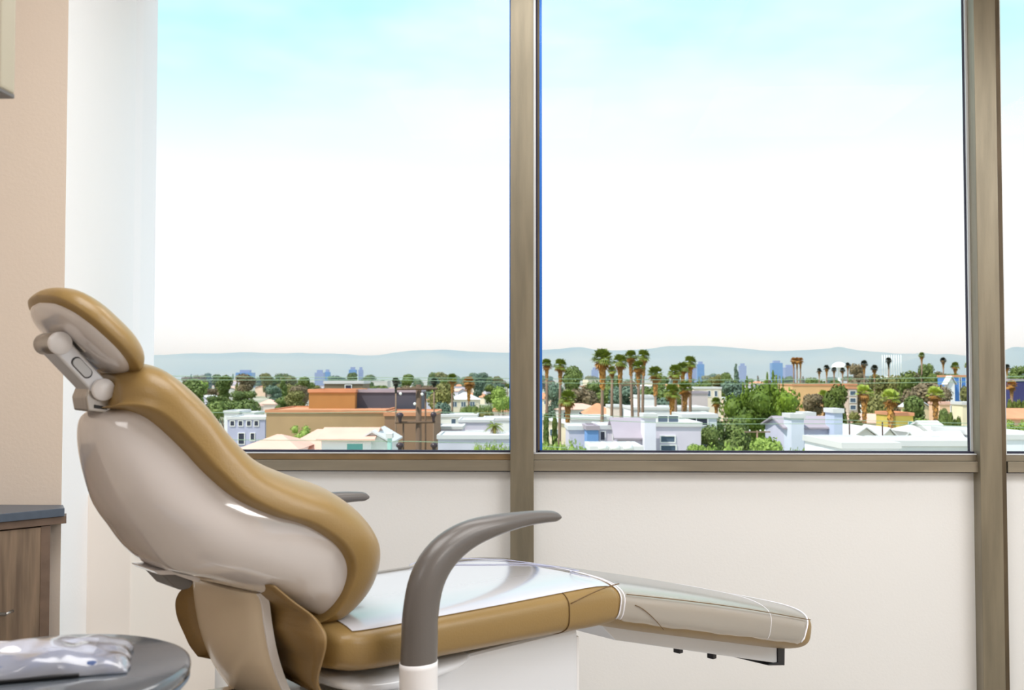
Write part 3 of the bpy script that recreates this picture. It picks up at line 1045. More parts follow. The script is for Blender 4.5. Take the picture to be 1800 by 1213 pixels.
PALM = {}
def palm_crown(kind):
    if kind in PALM:
        return PALM[kind]
    r = random.Random(len(kind))
    live, dead = bmesh.new(), bmesh.new()
    def fan(bm, az, el, L, wdt, droop, nb=9):
        d = Vector((math.cos(az) * math.cos(el), math.sin(az) * math.cos(el), math.sin(el)))
        side = Vector((-math.sin(az), math.cos(az), 0))
        up_ = d.cross(side) * -1
        hub = d * (L * .42)
        tube([Vector((0, 0, 0)), hub], [.018, .01], 4, bm=bm)
        for k in range(nb):
            a = -1.25 + 2.5 * k / (nb - 1)
            dd = (d * math.cos(a) + side * math.sin(a)).normalized()
            ln = L * .62 * (1 - .18 * abs(a))
            tip = hub + dd * ln + Vector((0, 0, -droop * ln))
            m_ = hub + dd * ln * .6 + Vector((0, 0, -droop * ln * .15))
            ws = dd.cross(up_).normalized() * (wdt * L)
            v = [bm.verts.new(q) for q in (hub, m_ + ws, tip, m_ - ws)]
            bm.faces.new(v)
    def feather(bm, az, el, L, droop):
        P = []
        for i in range(7):
            t = i / 6
            P.append(Vector((math.cos(az) * math.cos(el), math.sin(az) * math.cos(el), math.sin(el))) * (L * t) + Vector((0, 0, -droop * L * t * t)))
        tube(P, [.015 * (1 - .8 * i / 6) for i in range(7)], 4, bm=bm)
        side = Vector((-math.sin(az), math.cos(az), 0))
        for i in range(1, 7):
            for sg in (-1, 1):
                for q in (0, .5):
                    b = P[i - 1].lerp(P[i], q)
                    dd = (P[i] - P[i - 1]).normalized()
                    ln = L * .30 * math.sin(PI * min(1, (i + q) / 7.2)) + .04
                    tip = b + (side * sg * .8 + dd * .6 + Vector((0, 0, -.35))).normalized() * ln
                    v = [bm.verts.new(x) for x in (b, b + dd * .05, tip, b - dd * .01)]
                    bm.faces.new(v)
    if kind == 'feather':
        for i in range(22):
            feather(live, i * 2.4, r.uniform(-.1, 1.2), 1.0, r.uniform(.5, .95))
        for i in range(5):
            feather(dead, i * 1.3, -.7, .7, .6)
    else:
        nL = {'fan': 46, 'star': 22, 'ball': 46}[kind]
        for i in range(nL):
            el = r.uniform(-.35, 1.45) if kind != 'star' else r.uniform(-.1, 1.3)
            fan(live, i * 2.399, el, r.uniform(.85, 1.05), .055, .25 if el > .2 else .5)
        for i in range(34):
            fan(dead, i * 2.399 + .5, r.uniform(-1.45, -.12), r.uniform(.6, .95) * (1.0 if kind != 'star' else .8), .06, .3, 7)
        # thatch of older fronds pressed to the trunk
        for i in range(30):
            z = -.5 - i * (.05 if kind != 'star' else .07)
            az = i * 2.399
            q = .28 * max(.35, 1 + z * .25)
            a_ = Vector((.08 * math.cos(az), .08 * math.sin(az), z + .4))
            b_ = Vector((q * math.cos(az), q * math.sin(az), z - .1))
            sd_ = Vector((-math.sin(az), math.cos(az), 0)) * .16
            v = [dead.verts.new(x) for x in (a_, b_ + sd_, b_ + Vector((0, 0, -.18)), b_ - sd_)]
            dead.faces.new(v)
    out = []
    for nm, b in (('fronds', live), ('dead_fronds', dead)):
        me = bpy.data.meshes.new(nm)
        b.to_mesh(me)
        b.free()
        out.append(me)
    PALM[kind] = out
    return out

def with_mat(me, m):
    key = (me.name, m.name)
    if key not in PALM:
        c = me.copy()
        c.materials.clear()
        c.materials.append(m)
        PALM[key] = c
    return PALM[key]

def palm(px, yc, d, rad, label, kind='fan', leaf='palm_leaf', dead='palm_dead', group=None, tw=.28, lean=0.0, name='palm_tree'):
    """palm whose crown centre shows at (px, yc); rad = crown radius in pixels"""
    p = at(px, yc, d)
    rm = 1.22 * rad * d / F
    h = p.z - G
    o = empty(name, label, 'palm tree', (p.x, p.y, G), 0, group)
    tw = max(tw, .0009 * d)
    tk = tube([(lean * h, 0, 0), (lean * h * .7, 0, h * .35), (lean * h * .2, 0, h * .75), (0, 0, h)], [tw * 1.3, tw, tw * .8, tw * .75], 8)
    obj('trunk', tk, M['palm_bark'], o, True)
    l_, d_ = palm_crown(kind)
    for nm, me, mm in (('fronds', l_, M[leaf]), ('dead_fronds', d_, M[dead])):
        c = bpy.data.objects.new(nm, with_mat(me, mm))
        C.objects.link(c)
        c.parent = o
        c.location = (0, 0, h)
        c.scale = (rm, rm, rm)
        c.rotation_euler = (0, 0, rnd.uniform(0, 6.28))
    return o

WM = {}
def wm(rgb):
    if rgb not in WM:
        WM[rgb] = mat('wall_paint_%d_%d_%d' % rgb, rgb, .85, var=.12, vscale=.25, detail=4)
    return WM[rgb]
M['pane'] = mat('house_window_glass', (88, 104, 124), .15)
M['pane_teal'] = mat('teal_window_glass', (96, 168, 164), .2)
M['pane_dark'] = mat('dark_window_opening', (46, 52, 72), .3)
M['roof_salmon'] = mat('salmon_roof', (226, 184, 166), .9, var=.1, vscale=.4)
M['roof_orange'] = mat('orange_tile_roof', (214, 150, 112), .9, var=.15, vscale=.4)
M['roof_white'] = mat('white_membrane_roof', (214, 214, 214), .9, var=.06, vscale=.15)
M['roof_grey'] = mat('grey_roof', (168, 158, 168), .9, var=.1, vscale=.3)
M['trim_white'] = mat('white_fascia', (240, 240, 238), .8)

def building(px0, px1, ytop, d, depth, rgb, label, roof='flat', rmat='roof_white', rh=1.5, wins=(), pane='pane', group=None, yaw=0, name='house', cat='house', chimneys=(), extra=None, ybot=None):
    a, b = at(px0, ytop, d), at(px1, ytop, d)
    w = (b - a).length
    cx = (a + b) / 2
    ztop = cx.z
    base = G
    h = ztop - base
    o = empty(name, label, cat, (cx.x, cx.y, base), YAW + yaw, group)
    obj('walls', box(-w / 2, w / 2, 0, depth, 0, h - (0.0 if roof == 'flat' else rh)), wm(rgb), o)
    hw_ = h if roof == 'flat' else h - rh
    ov = .45
    if roof == 'flat':
        bm = bmesh.new()
        add_box(bm, -w / 2 - .15, w / 2 + .15, -.15, .15, h - .25, h + .22)
        add_box(bm, -w / 2 - .15, w / 2 + .15, depth - .15, depth + .15, h - .25, h + .22)
        add_box(bm, -w / 2 - .15, -w / 2 + .15, .15, depth - .15, h - .25, h + .22)
        add_box(bm, w / 2 - .15, w / 2 + .15, .15, depth - .15, h - .25, h + .22)
        add_box(bm, -w / 2 + .15, w / 2 - .15, .15, depth - .15, h - .1, h + .05)
        rf = obj('flat_roof', bm, M[rmat], o)
    elif roof == 'gable':        # ridge runs left to right
        bm = prism([(-ov, hw_ - .05), (depth / 2, h), (depth + ov, hw_ - .05), (depth + ov, hw_ + .12), (depth / 2, h + .2), (-ov, hw_ + .12)], -w / 2 - ov, w / 2 + ov, 'x')
        rf = obj('roof', bm, M[rmat], o)
        obj('gable_wall', prism([(0, hw_), (depth / 2, h - .02), (depth, hw_)], -w / 2, w / 2, 'x'), wm(rgb), o)
    elif roof == 'gable_front':  # gable end faces the window
        bm = prism([(-w / 2 - ov, hw_ - .05), (0, h), (w / 2 + ov, hw_ - .05), (w / 2 + ov, hw_ + .12), (0, h + .2), (-w / 2 - ov, hw_ + .12)], -ov, depth + ov, 'y')
        rf = obj('roof', bm, M[rmat], o)
        obj('gable_wall', prism([(-w / 2, hw_), (0, h - .02), (w / 2, hw_)], 0, depth, 'y'), wm(rgb), o)
    else:                        # hip
        bm = bmesh.new()
        q = min(depth / 2, w / 2) * .9
        vs = [bm.verts.new(v) for v in ((-w / 2 - ov, -ov, hw_), (w / 2 + ov, -ov, hw_), (w / 2 + ov, depth + ov, hw_), (-w / 2 - ov, depth + ov, hw_), (-w / 2 + q, depth / 2, h), (w / 2 - q, depth / 2, h))]
        for f in ((0, 1, 5, 4), (1, 2, 5), (2, 3, 4, 5), (3, 0, 4), (3, 2, 1, 0)):
            bm.faces.new([vs[i] for i in f])
        rf = obj('roof', bm, M[rmat], o)
    for (u0, u1, v0, v1) in wins:   # fractions across, metres below the eaves
        x0, x1_ = -w / 2 + u0 * w, -w / 2 + u1 * w
        f_ = bmesh.new()
        z0_, z1_ = hw_ - v1, hw_ - v0
        t_ = .12
        add_box(f_, x0 - t_, x0, -.1, .05, z0_ - t_, z1_ + t_)
        add_box(f_, x1_, x1_ + t_, -.1, .05, z0_ - t_, z1_ + t_)
        add_box(f_, x0, x1_, -.1, .05, z0_ - t_, z0_)
        add_box(f_, x0, x1_, -.1, .05, z1_, z1_ + t_)
        if x1_ - x0 > 1.6:
            add_box(f_, (x0 + x1_) / 2 - .05, (x0 + x1_) / 2 + .05, -.08, .05, z0_, z1_)
        wf = obj('window', f_, M['trim_white'], o)
        obj('pane', box(x0, x1_, -.03, .02, z0_, z1_), M[pane], wf)
    for (u, wd, hh) in chimneys:
        x = -w / 2 + u * w
        obj('chimney', box(x - wd / 2, x + wd / 2, depth * .3, depth * .3 + wd, hw_ - .5, h + hh), wm(rgb), o)
    if extra:
        extra(o, w, h, hw_, depth)
    return o

# ---------------- haze between the near city and the hills
hz = bpy.data.materials.new('city_haze')
hz.use_nodes = True
t = hz.node_tree
t.nodes.clear()
vo = t.nodes.new('ShaderNodeOutputMaterial')
vs_ = t.nodes.new('ShaderNodeVolumeScatter')
vs_.inputs['Color'].default_value = (.52, .75, 1.0, 1)
vs_.inputs['Density'].default_value = .00045
vs_.inputs['Anisotropy'].default_value = 0.0
t.links.new(vs_.outputs[0], vo.inputs['Volume'])
HZ = box(-4500, 4500, 700, 7600, G + .5, 110)
ho = obj('haze', HZ, hz)
tag(ho, 'pale blue haze lying over the distant city and hills', 'haze', kind='stuff')

# ---------------- hills
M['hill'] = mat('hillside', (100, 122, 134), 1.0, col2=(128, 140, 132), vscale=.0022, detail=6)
def hills(dist, prof, label, thick=1500, seed=1, mm='hill'):
    pts_ = catmull([(a, b) for a, b in prof], 8)
    bm = bmesh.new()
    rows = []
    K = 10
    for px, py in pts_:
        top_ = at(px, py, dist)
        r0_ = ray(px, 662)
        dirh = Vector((r0_.x, r0_.y, 0)).normalized()
        row = []
        for k in range(K + 1):
            q = k / K
            p = Vector((top_.x, top_.y, 0)) - dirh * (thick * (1 - q))
            hh = (top_.z - G) * (math.sin(q * PI / 2) ** 1.3)
            hh *= 1 + .22 * mnoise.noise(Vector((px * .02, q * 4, seed))) * math.sin(q * PI)
            row.append((p.x, p.y, G + hh))
        back = Vector((top_.x, top_.y, 0)) + dirh * 500
        row.append((back.x, back.y, G))
        rows.append(row)
    rings_to_bm(bm, rows, close_ring=False, caps=False)
    o = obj('hills', bm, M[mm], None, True)
    struct(o, label)
    return o
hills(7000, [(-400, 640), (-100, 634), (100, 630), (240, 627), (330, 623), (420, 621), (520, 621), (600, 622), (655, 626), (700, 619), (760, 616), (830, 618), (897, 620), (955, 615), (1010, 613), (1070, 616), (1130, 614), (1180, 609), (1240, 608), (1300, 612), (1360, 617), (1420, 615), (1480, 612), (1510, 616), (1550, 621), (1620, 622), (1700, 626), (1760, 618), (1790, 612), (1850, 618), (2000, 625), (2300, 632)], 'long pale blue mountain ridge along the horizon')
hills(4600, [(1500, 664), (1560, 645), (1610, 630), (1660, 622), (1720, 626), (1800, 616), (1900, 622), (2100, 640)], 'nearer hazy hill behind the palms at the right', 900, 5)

# ---------------- far towers
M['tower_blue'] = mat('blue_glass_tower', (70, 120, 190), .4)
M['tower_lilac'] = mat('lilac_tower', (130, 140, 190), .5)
def tower(px0, px1, y0, d, label, m='tower_blue', group=None):
    a, b = at(px0, y0, d), at(px1, y0, d)
    w = (b - a).length
    c = (a + b) / 2
    o = empty('office_tower', label, 'tower', (c.x, c.y, G), YAW, group)
    h = c.z - G
    obj('walls', box(-w / 2, w / 2, 0, w * .8, 0, h), M[m], o)
    obj('roof_plant', box(-w * .3, w * .3, w * .2, w * .6, h, h + 4), M['tower_lilac'], o)
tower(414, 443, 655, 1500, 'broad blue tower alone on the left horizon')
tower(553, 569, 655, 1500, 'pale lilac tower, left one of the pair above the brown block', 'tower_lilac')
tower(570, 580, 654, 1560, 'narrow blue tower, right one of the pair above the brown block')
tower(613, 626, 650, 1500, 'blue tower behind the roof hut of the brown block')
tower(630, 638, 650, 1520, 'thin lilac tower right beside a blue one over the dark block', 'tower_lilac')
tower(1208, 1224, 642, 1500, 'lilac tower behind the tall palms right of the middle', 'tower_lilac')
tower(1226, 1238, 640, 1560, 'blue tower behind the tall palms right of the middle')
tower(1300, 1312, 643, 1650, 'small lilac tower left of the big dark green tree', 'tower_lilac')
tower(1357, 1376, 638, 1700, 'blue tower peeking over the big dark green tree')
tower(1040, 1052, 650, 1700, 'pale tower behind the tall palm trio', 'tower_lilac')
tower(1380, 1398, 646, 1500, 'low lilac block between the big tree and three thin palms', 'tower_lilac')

# ---------------- left window: brown block and its neighbours
def brown_extra(o, w, h, hw_, depth):
    pass
building(468, 676, 723, 140, 18, (186, 154, 116), 'long tan flat-roofed block behind the salmon-roofed house', rmat='roof_orange', name='block', cat='building')
building(543, 624, 687, 150, 12, (178, 130, 74), 'burnt orange upper storey with rounded corner on the tan block', rmat='roof_orange', name='block', cat='building', wins=())
building(624, 735, 687, 152, 12, (84, 84, 96), 'dark grey blank block right of the burnt orange one', rmat='roof_grey', name='block', cat='building')
building(676, 762, 728, 136, 14, (150, 118, 94), 'brown plain wall block behind the wooden utility pole', rmat='roof_orange', name='block', cat='building')
building(570, 638, 672, 168, 8, (132, 118, 96), 'grey-brown penthouse on top of the burnt orange block', rmat='roof_white', name='block', cat='building', wins=((.55, .7, .5, 1.4),), pane='pane_dark')
building(497, 600, 758, 104, 9, (238, 236, 238), 'white house with a broad salmon hip roof below the tan block', roof='hip', rmat='roof_salmon', rh=2.0, chimneys=((.82, .5, -.8),))
building(565, 652, 758, 100, 8, (246, 246, 248), 'white house with salmon ridge and teal window beside the pole', roof='gable', rmat='roof_salmon', rh=.9, wins=((.52, .84, .35, 1.25),), pane='pane_teal')
building(628, 682, 760, 101, 9, (244, 244, 244), 'small white gable end right of the teal window', roof='gable_front', rmat='roof_white', rh=1.1)
building(425, 520, 768, 98, 9, (240, 228, 222), 'low house with white and salmon roof just over the left sill', roof='hip', rmat='roof_salmon', rh=1.2)
building(400, 466, 735, 170, 10, (186, 188, 214), 'lavender house with four small dark windows behind the backrest', rmat='roof_white', wins=((.08, .18, .5, 1.3), (.30, .40, .5, 1.3), (.52, .62, .5, 1.3), (.72, .82, .5, 1.3), (.30, .45, 2.6, 4.4), (.62, .72, 2.6, 3.8)), pane='pane_dark')
building(394, 420, 724, 185, 8, (238, 236, 234), 'white stub building left of the lavender house', rmat='roof_white')
building(420, 446, 727, 186, 8, (238, 230, 214), 'cream parapet building above the lavender house', rmat='roof_white')
tz_ = building(681, 687, 766, 99, 1, (176, 220, 212), 'thin mint green chimney stack right of the gable end', name='chimney_stack', cat='chimney', roof='flat')
building(762, 812, 752, 150, 9, (200, 194, 214), 'white house with lavender wall right of the utility pole', rmat='roof_white', wins=((.1, .3, .9, 2.2),))
building(806, 866, 740, 160, 10, (216, 210, 222), 'flat white house with a dark window and garage', rmat='roof_white', wins=((.22, .30, 1.6, 3.0), (.34, .72, 1.6, 3.0)), pane='pane_dark')
building(764, 838, 731, 190, 10, (244, 240, 232), 'cream house behind the white flat roofs right of the pole', rmat='roof_white', wins=((.4, .5, .6, 1.8),))
building(850, 900, 737, 178, 10, (248, 246, 242), 'white house against the middle mullion, left pane', rmat='roof_white')
building(862, 900, 712, 260, 10, (238, 220, 210), 'pink-white house with orange roof at the mullion', roof='hip', rmat='roof_orange', rh=1.6)
building(790, 842, 690, 420, 14, (226, 214, 196), 'cream house on the rise beneath the orange palm', roof='hip', rmat='roof_white', rh=3, wins=((.1, .25, 1, 3), (.4, .55, 1, 3), (.7, .85, 1, 3)))
building(770, 905, 768, 112, 8, (214, 212, 226), 'pale garage wall over the sill left of the mullion', rmat='roof_white')
for x0_, x1_, yt, dd, lab in ((455, 484, 702, 420, 'pale house with pink roof among the left trees'), (430, 452, 706, 400, 'grey-white house between two left trees')):
    building(x0_, x1_, yt, dd, 10, (230, 214, 204), lab, roof='hip', rmat='roof_salmon', rh=2)

tree(440, 693, 260, 46, 'round', 'mid_green', 'bushy green tree beside the backrest, left pane', var=1)
tree(410, 702, 270, 30, 'round', 'mid_green', 'smaller green tree hugging the backrest edge', var=2)
tree(498, 662, 520, 22, 'cone', 'mid_green', 'conifer poking up left of the brown block', var=1)
tree(480, 676, 480, 34, 'round', 'bluish', 'dull green tree at the foot of the conifer', var=3)
tree(522, 672, 430, 44, 'round', 'brownish', 'brown-green tree just left of the burnt orange block', var=4)
tree(500, 692, 380, 50, 'round', 'mid_green', 'broad green tree above the tan block', var=2)
tree(530, 744, 118, 34, 'round', 'lime', 'lime green bush against the tan wall', var=5, nleaf=1200)
tree(655, 676, 400, 26, 'round', 'mid_green', 'green crown left of the first dark palm', var=1)
tree(676, 677, 420, 28, 'round', 'mid_green', 'green crown behind the first dark palm', var=3)
tree(722, 678, 420, 26, 'round', 'bluish', 'grey-green crown between pole and dark palm', var=2)
tree(776, 677, 240, 34, 'tall', 'olive', 'olive green tree right of the utility pole', var=1)
tree(778, 710, 200, 28, 'tall', 'bluish', 'dark bluish tree right of the utility pole', var=2)
tree(840, 660, 520, 20, 'tall', 'bluish', 'upright bluish tree beside the orange palm', var=3)
tree(868, 668, 500, 40, 'umbrella', 'bluish', 'flat-topped bluish pine near the mullion', var=1)
tree(884, 678, 220, 42, 'round', 'lime', 'pale green round tree touching the mullion, left pane', var=6)
tree(838, 707, 230, 60, 'hedge', 'mid_green', 'green hedge line below the cream house', var=1)
tree(850, 717, 200, 36, 'round', 'olive', 'olive bush above the white roofs, left pane', var=2)
tree(866, 767, 100, 76, 'hedge', 'lime', 'bright lime hedge on the sill left of the mullion', var=2, name='hedge', cat='hedge')
palm(869, 749, 118, 17, 'feathery palm in front of white houses left of the mullion', 'feather')
palm(696, 671, 130, 8, 'dark fan palm silhouette left of the pole, above its crossarm', 'ball', 'palm_dark', 'palm_dark', tw=.12)
palm(763, 671, 130, 7, 'dark fan palm silhouette right of the pole, above its crossarm', 'ball', 'palm_dark', 'palm_dark', tw=.12)
palm(795, 666, 230, 10, 'green palm with straight trunk near the right of the left pane', 'fan')
palm(824, 674, 240, 12, 'orange-brown palm above the cream house', 'fan', 'palm_dead', 'palm_dead')
for px_, yy in ((384, 680), (392, 678), (400, 681)):
    palm(px_, yy, 600, 5, 'tiny far palm beside the backrest edge', 'ball', 'palm_leaf', group='tiny palms by the backrest')

# ---------------- utility pole with crossarms
d_p = 60.0
def pp(px, py, d=d_p):
    return at(px, py, d)
pbase = pp(736, 700)
up = empty('utility_pole', 'thick wooden utility pole with two crossarms in the left pane', 'utility pole', (pbase.x, pbase.y, G))
pw = mat('weathered_pole_wood', (104, 84, 68), .9, var=.3, vscale=2, stretch=(3, 3, .3))
pth = pp(736, 676).z - G
obj('pole', tube([(0, 0, 0), (0, 0, pth)], [.22, .17], 12), pw, up, True)
inv_p = -Vector((pbase.x, pbase.y, G))
for ya, xa_, xb_ in ((684, 697, 768), (743, 695, 765)):
    A_, B_ = pp(xa_, ya, d_p - .25) + inv_p, pp(xb_, ya - 1, d_p - .25) + inv_p
    obj('crossarm', tube([A_, B_], .07, 4), pw, up)
for xk, yk0, yk1 in ((748, 690, 790), (709, 744, 792)):
    A_, B_ = pp(xk, yk0, d_p - .1) + inv_p, pp(xk, yk1 + 60, d_p - .1) + inv_p
    obj('riser_pipe', tube([A_, B_], .05, 8), pw, up, True)
for xk, yk, rr_ in ((703, 731, .2), (762, 730, .17), (703, 784, .22), (763, 784, .2)):
    q = pp(xk, yk, d_p - .3) + inv_p
    iv = obj('insulator', lathe([(.05, -.42), (rr_ * .5, -.3), (rr_ * .6, -.12), (rr_, -.05), (rr_ * 1.15, .05), (rr_ * .9, .14), (rr_ * .4, .2)], 16, loc=tuple(q)), mat('dark_insulator', (58, 44, 50), .4), up, True)
for k, (xk, yk) in enumerate(((704, 692), (729, 710), (742, 693))):
    q = pp(xk, yk, d_p - .3) + inv_p
    obj('lamp_globe', lathe([(.02, -.09), (.07, -.05), (.09, 0), (.07, .06), (.02, .09)], 12, loc=tuple(q)), M['trim_white'], up, True)

# wires
wmat = mat('power_line_sheath', (138, 164, 134), .6)
def wire(pts_, label, r=.019):
    P = [at(x, y, d) for x, y, d in pts_]
    c = (P[0] + P[-1]) / 2
    o = obj('power_line', tube([tuple(p - c) for p in P], r, 6, sub=5), wmat, None, True)
    o.location = c
    tag(o, label, 'wire', 'power lines across the view')
    return o
wire([(-120, 655, 64), (380, 662, 62), (700, 664, 60), (960, 666, 62), (1300, 668, 66), (1650, 664, 62), (2000, 658, 60)], 'topmost pale power line crossing both panes')
wire([(-120, 664, 64), (380, 668, 62), (700, 668, 60), (960, 673, 62), (1300, 675, 66), (1650, 672, 62), (2000, 666, 60)], 'second pale power line, just under the topmost one')
wire([(-120, 720, 60), (480, 726, 60), (640, 724, 60), (736, 724, 60), (960, 728, 62), (1200, 735, 64), (1420, 737, 64), (1700, 744, 62), (2000, 748, 60)], 'third power line passing the middle of the wooden pole')
wire([(900, 728, 62), (1060, 739, 62), (1240, 745, 62), (1420, 745, 62), (1560, 746, 62), (1760, 751, 62), (2000, 757, 60)], 'fourth power line, in front of the big dark tree')
wire([(-120, 768, 58), (600, 775, 58), (760, 777, 58), (950, 784, 58), (1100, 800, 58)], 'lowest power line near the sill of the left pane')

q = at(1331, 757, 108)
tp = empty('street_pole', 'slim T-shaped pole in front of the big dark tree', 'utility pole', (q.x, q.y, G))
obj('pole', tube([(0, 0, 0), (0, 0, q.z - G)], [.12, .09], 8), M['palm_bark'], tp, True)
obj('crossarm', box(-1.4, 1.4, -.08, .06, q.z - G - .2, q.z - G - .08), M['palm_bark'], tp)
for x_ in (-.8, .35, .85):
    obj('insulator', lathe([(.03, 0), (.08, .05), (.08, .14), (.03, .18)], 10, loc=(x_, 0, q.z - G - .08)), M['trim_white'], tp, True)
for px_, yt, dd, lab in ((1493, 737, 120, 'thin dark post left of the front fan palms'), (1551, 742, 125, 'thin dark post under the second front palm')):
    q = at(px_, yt, dd)
    o = obj('post', tube([(0, 0, 0), (0, 0, q.z - G)], .1, 8), mat('dark_post', (70, 50, 46), .8), None, True)
    o.location = (q.x, q.y, G)
    tag(o, lab, 'post')

# ---------------- right window: palms
for px_, yc_, dd, rr_, lab, kd in (
        (961, 641, 175, 11, 'tall palm half hidden by the middle mullion', 'fan'),
        (985, 643, 175, 13, 'tall thin palm next to the middle mullion', 'fan'),
        (998, 702, 140, 17, 'stout palm with thick hanging skirt above the lime hedge', 'fan'),
        (1059, 632, 150, 20, 'biggest tall palm, first of the cluster right of the mullion', 'fan'),
        (1076, 652, 170, 9, 'small palm tucked beside the biggest tall palm', 'ball'),
        (1090, 637, 160, 15, 'second tall palm of the cluster', 'fan'),
        (1109, 628, 165, 13, 'third tall palm of the cluster', 'fan'),
        (1122, 646, 160, 13, 'lower palm under the third and fourth tall palms', 'fan'),
        (1131, 627, 170, 13, 'fourth tall palm, rightmost of the cluster', 'fan'),
        (1152, 658, 190, 15, 'orange-tinged palm right of the tall cluster', 'fan'),
        (1187, 655, 150, 15, 'palm on the left of the dense palm clump', 'fan'),
        (1200, 648, 155, 12, 'upper middle palm of the dense palm clump', 'fan'),
        (1213, 638, 160, 13, 'highest palm of the dense palm clump', 'fan'),
        (1181, 690, 140, 16, 'low palm at the bottom of the dense palm clump', 'fan'),
        (1204, 684, 142, 15, 'lower right palm of the dense palm clump', 'fan'),
        (1259, 708, 190, 10, 'small palm left of the big dark green tree', 'fan')):
    palm(px_, yc_, dd, rr_, lab, kd, lean=rnd.uniform(-.02, .02))
for px_, yc_, dd, rr_, lab in ((1519, 692, 170, 15, 'front fan palm with orange skirt, leftmost of three'), (1565, 702, 150, 17, 'front fan palm with orange skirt, middle of three'), (1644, 695, 160, 15, 'front fan palm with bare brown neck, rightmost of three'), (1451, 700, 190, 14, 'wide pale palm before the tan long building')):
    palm(px_, yc_, dd, rr_ * 1.15, lab, 'star', 'palm_leaf_pale', tw=.34)
for px_, lab in ((1395, 'left'), (1401, 'middle'), (1407, 'right')):
    palm(px_, 634, 300, 6, lab + ' one of three slim palms in a tight row on the horizon', 'ball', 'palm_dead', 'palm_dead')
for px_, yc_, rr_, lab in ((1440, 652, 5, 'first small horizon palm right of the slim trio'), (1453, 647, 6, 'second small horizon palm right of the slim trio'), (1466, 650, 5, 'third small horizon palm right of the slim trio'), (1481, 651, 5, 'fourth small horizon palm right of the slim trio'), (1490, 642, 5, 'thin horizon palm left of the pair of dark crowns'), (1519, 640, 7, 'dark horizon palm over the wide tree belt'), (1537, 648, 7, 'stubby dark palm right of the wide tree belt start')):
    palm(px_, yc_, 330, rr_, lab, 'ball', 'palm_dark', 'palm_dead')
palm(1562, 634, 400, 6, 'palm in front of the white monument columns', 'ball', 'palm_dark', 'palm_dark')
palm(1620, 625, 300, 6, 'tall slender palm rising above the right tree mass', 'ball', 'palm_leaf', 'palm_dead')
palm(1658, 634, 320, 6, 'slender palm left of the blue and white building', 'ball', 'palm_dark', 'palm_dead')
palm(1679, 644, 330, 8, 'palm over the blue and white building', 'ball', 'palm_leaf', 'palm_dead')
palm(1703, 643, 340, 8, 'palm at the left side of the right mullion', 'ball', 'palm_leaf', 'palm_dead')
palm(1770, 646, 330, 6, 'palm at the left side of the third pane', 'ball', 'palm_dark', 'palm_dead')
palm(1778, 678, 170, 10, 'brown shaggy palm in the third pane', 'fan', 'palm_dead', 'palm_dead')
# monument columns and dome on the far hill
mon = empty('white_columns', 'row of white columns standing on the hazy hill', 'monument', at(1566, 640, 660))
for k in range(9):
    q = at(1551 + k * 4.1, 640, 660) - at(1566, 640, 660)
    obj('column', tube([(q.x, q.y, -8), (q.x, q.y, 6)], .2, 6), M['trim_white'], mon, True)
obj('plinth', box(-7, 7, -2, 2, -24.5, -8), M['trim_white'], mon)
dm = empty('white_dome', 'flat white dome low on the hazy hill', 'dome', at(1475, 640, 880))
obj('dome', lathe([(6.5, -3.5), (6.5, -2.6), (6, -1), (4.4, .6), (2, 1.6), (.2, 1.9)], 32), M['trim_white'], dm, True)
obj('stem', lathe([(1.4, -27.3), (1.0, -3.6)], 16), M['trim_white'], dm, True)

# ---------------- right window: trees
tree(1356, 648, 150, 84, 'flame', 'ficus', 'big dark green tree, its taller right lobe', var=1, nleaf=11000, size=.024)
tree(1315, 660, 149, 80, 'flame', 'ficus', 'big dark green tree, its lower left lobe', var=4, nleaf=11000, size=.024)
tree(1374, 662, 152, 50, 'flame', 'ficus', 'narrow dark green tree behind the right side of the big one', var=3, nleaf=4200, size=.022)
tree(1285, 726, 120, 84, 'round', 'mid_green', 'mid green bush cluster at the foot of the big tree', var=5)
tree(1240, 748, 116, 60, 'round', 'mid_green', 'light green tree left of the big tree base', var=3)
tree(1290, 772, 92, 130, 'hedge', 'lime', 'bright lime hedge below the big dark green tree', var=3, name='hedge', cat='hedge')
tree(1355, 760, 96, 84, 'round', 'lime', 'lime shrub behind the T-shaped pole', var=4)
tree(1420, 777, 92, 90, 'hedge', 'lime', 'lime hedge before the lavender townhouse at right', var=1, name='hedge', cat='hedge')
tree(1222, 775, 95, 40, 'round', 'lime', 'small lime shrub in front of the grey townhouse', var=2)
tree(988, 764, 96, 96, 'hedge', 'lime', 'lime hedge at the lower left of the right pane', var=4, name='hedge', cat='hedge')
tree(960, 728, 120, 9, 'cypress', 'dark_green', 'dark cypress right beside the middle mullion', var=1)
tree(975, 733, 121, 9, 'cypress', 'dark_green', 'shorter dark cypress, second from the middle mullion', var=1)
tree(1007, 646, 420, 26, 'tall', 'mid_green', 'upright tree behind the mullion palms', var=1)
tree(972, 670, 300, 50, 'round', 'bluish', 'dull green tree crown at the mullion, right pane', var=3)
tree(1020, 676, 330, 60, 'round', 'brownish', 'grey-brown tree mass left of the palm cluster', var=4)
tree(1062, 662, 380, 56, 'round', 'mid_green', 'green tree mass behind the biggest tall palm', var=5)
tree(1100, 668, 340, 60, 'round', 'bluish', 'bluish tree mass behind the palm cluster', var=2)
tree(1140, 672, 330, 50, 'round', 'mid_green', 'green tree under the orange-tinged palm', var=1)
tree(1168, 668, 400, 40, 'round', 'mid_green', 'green tree left of the dense palm clump', var=6)
tree(1236, 660, 420, 40, 'round', 'mid_green', 'green crown right of the dense palm clump', var=2)
tree(1262, 658, 430, 34, 'round', 'olive', 'olive crown left of the pointed conifer', var=3)
tree(1294, 642, 480, 16, 'cone', 'bluish', 'pointed conifer left of the big tree', var=1)
tree(1280, 652, 420, 30, 'round', 'mid_green', 'green crown at the pointed conifer', var=4)
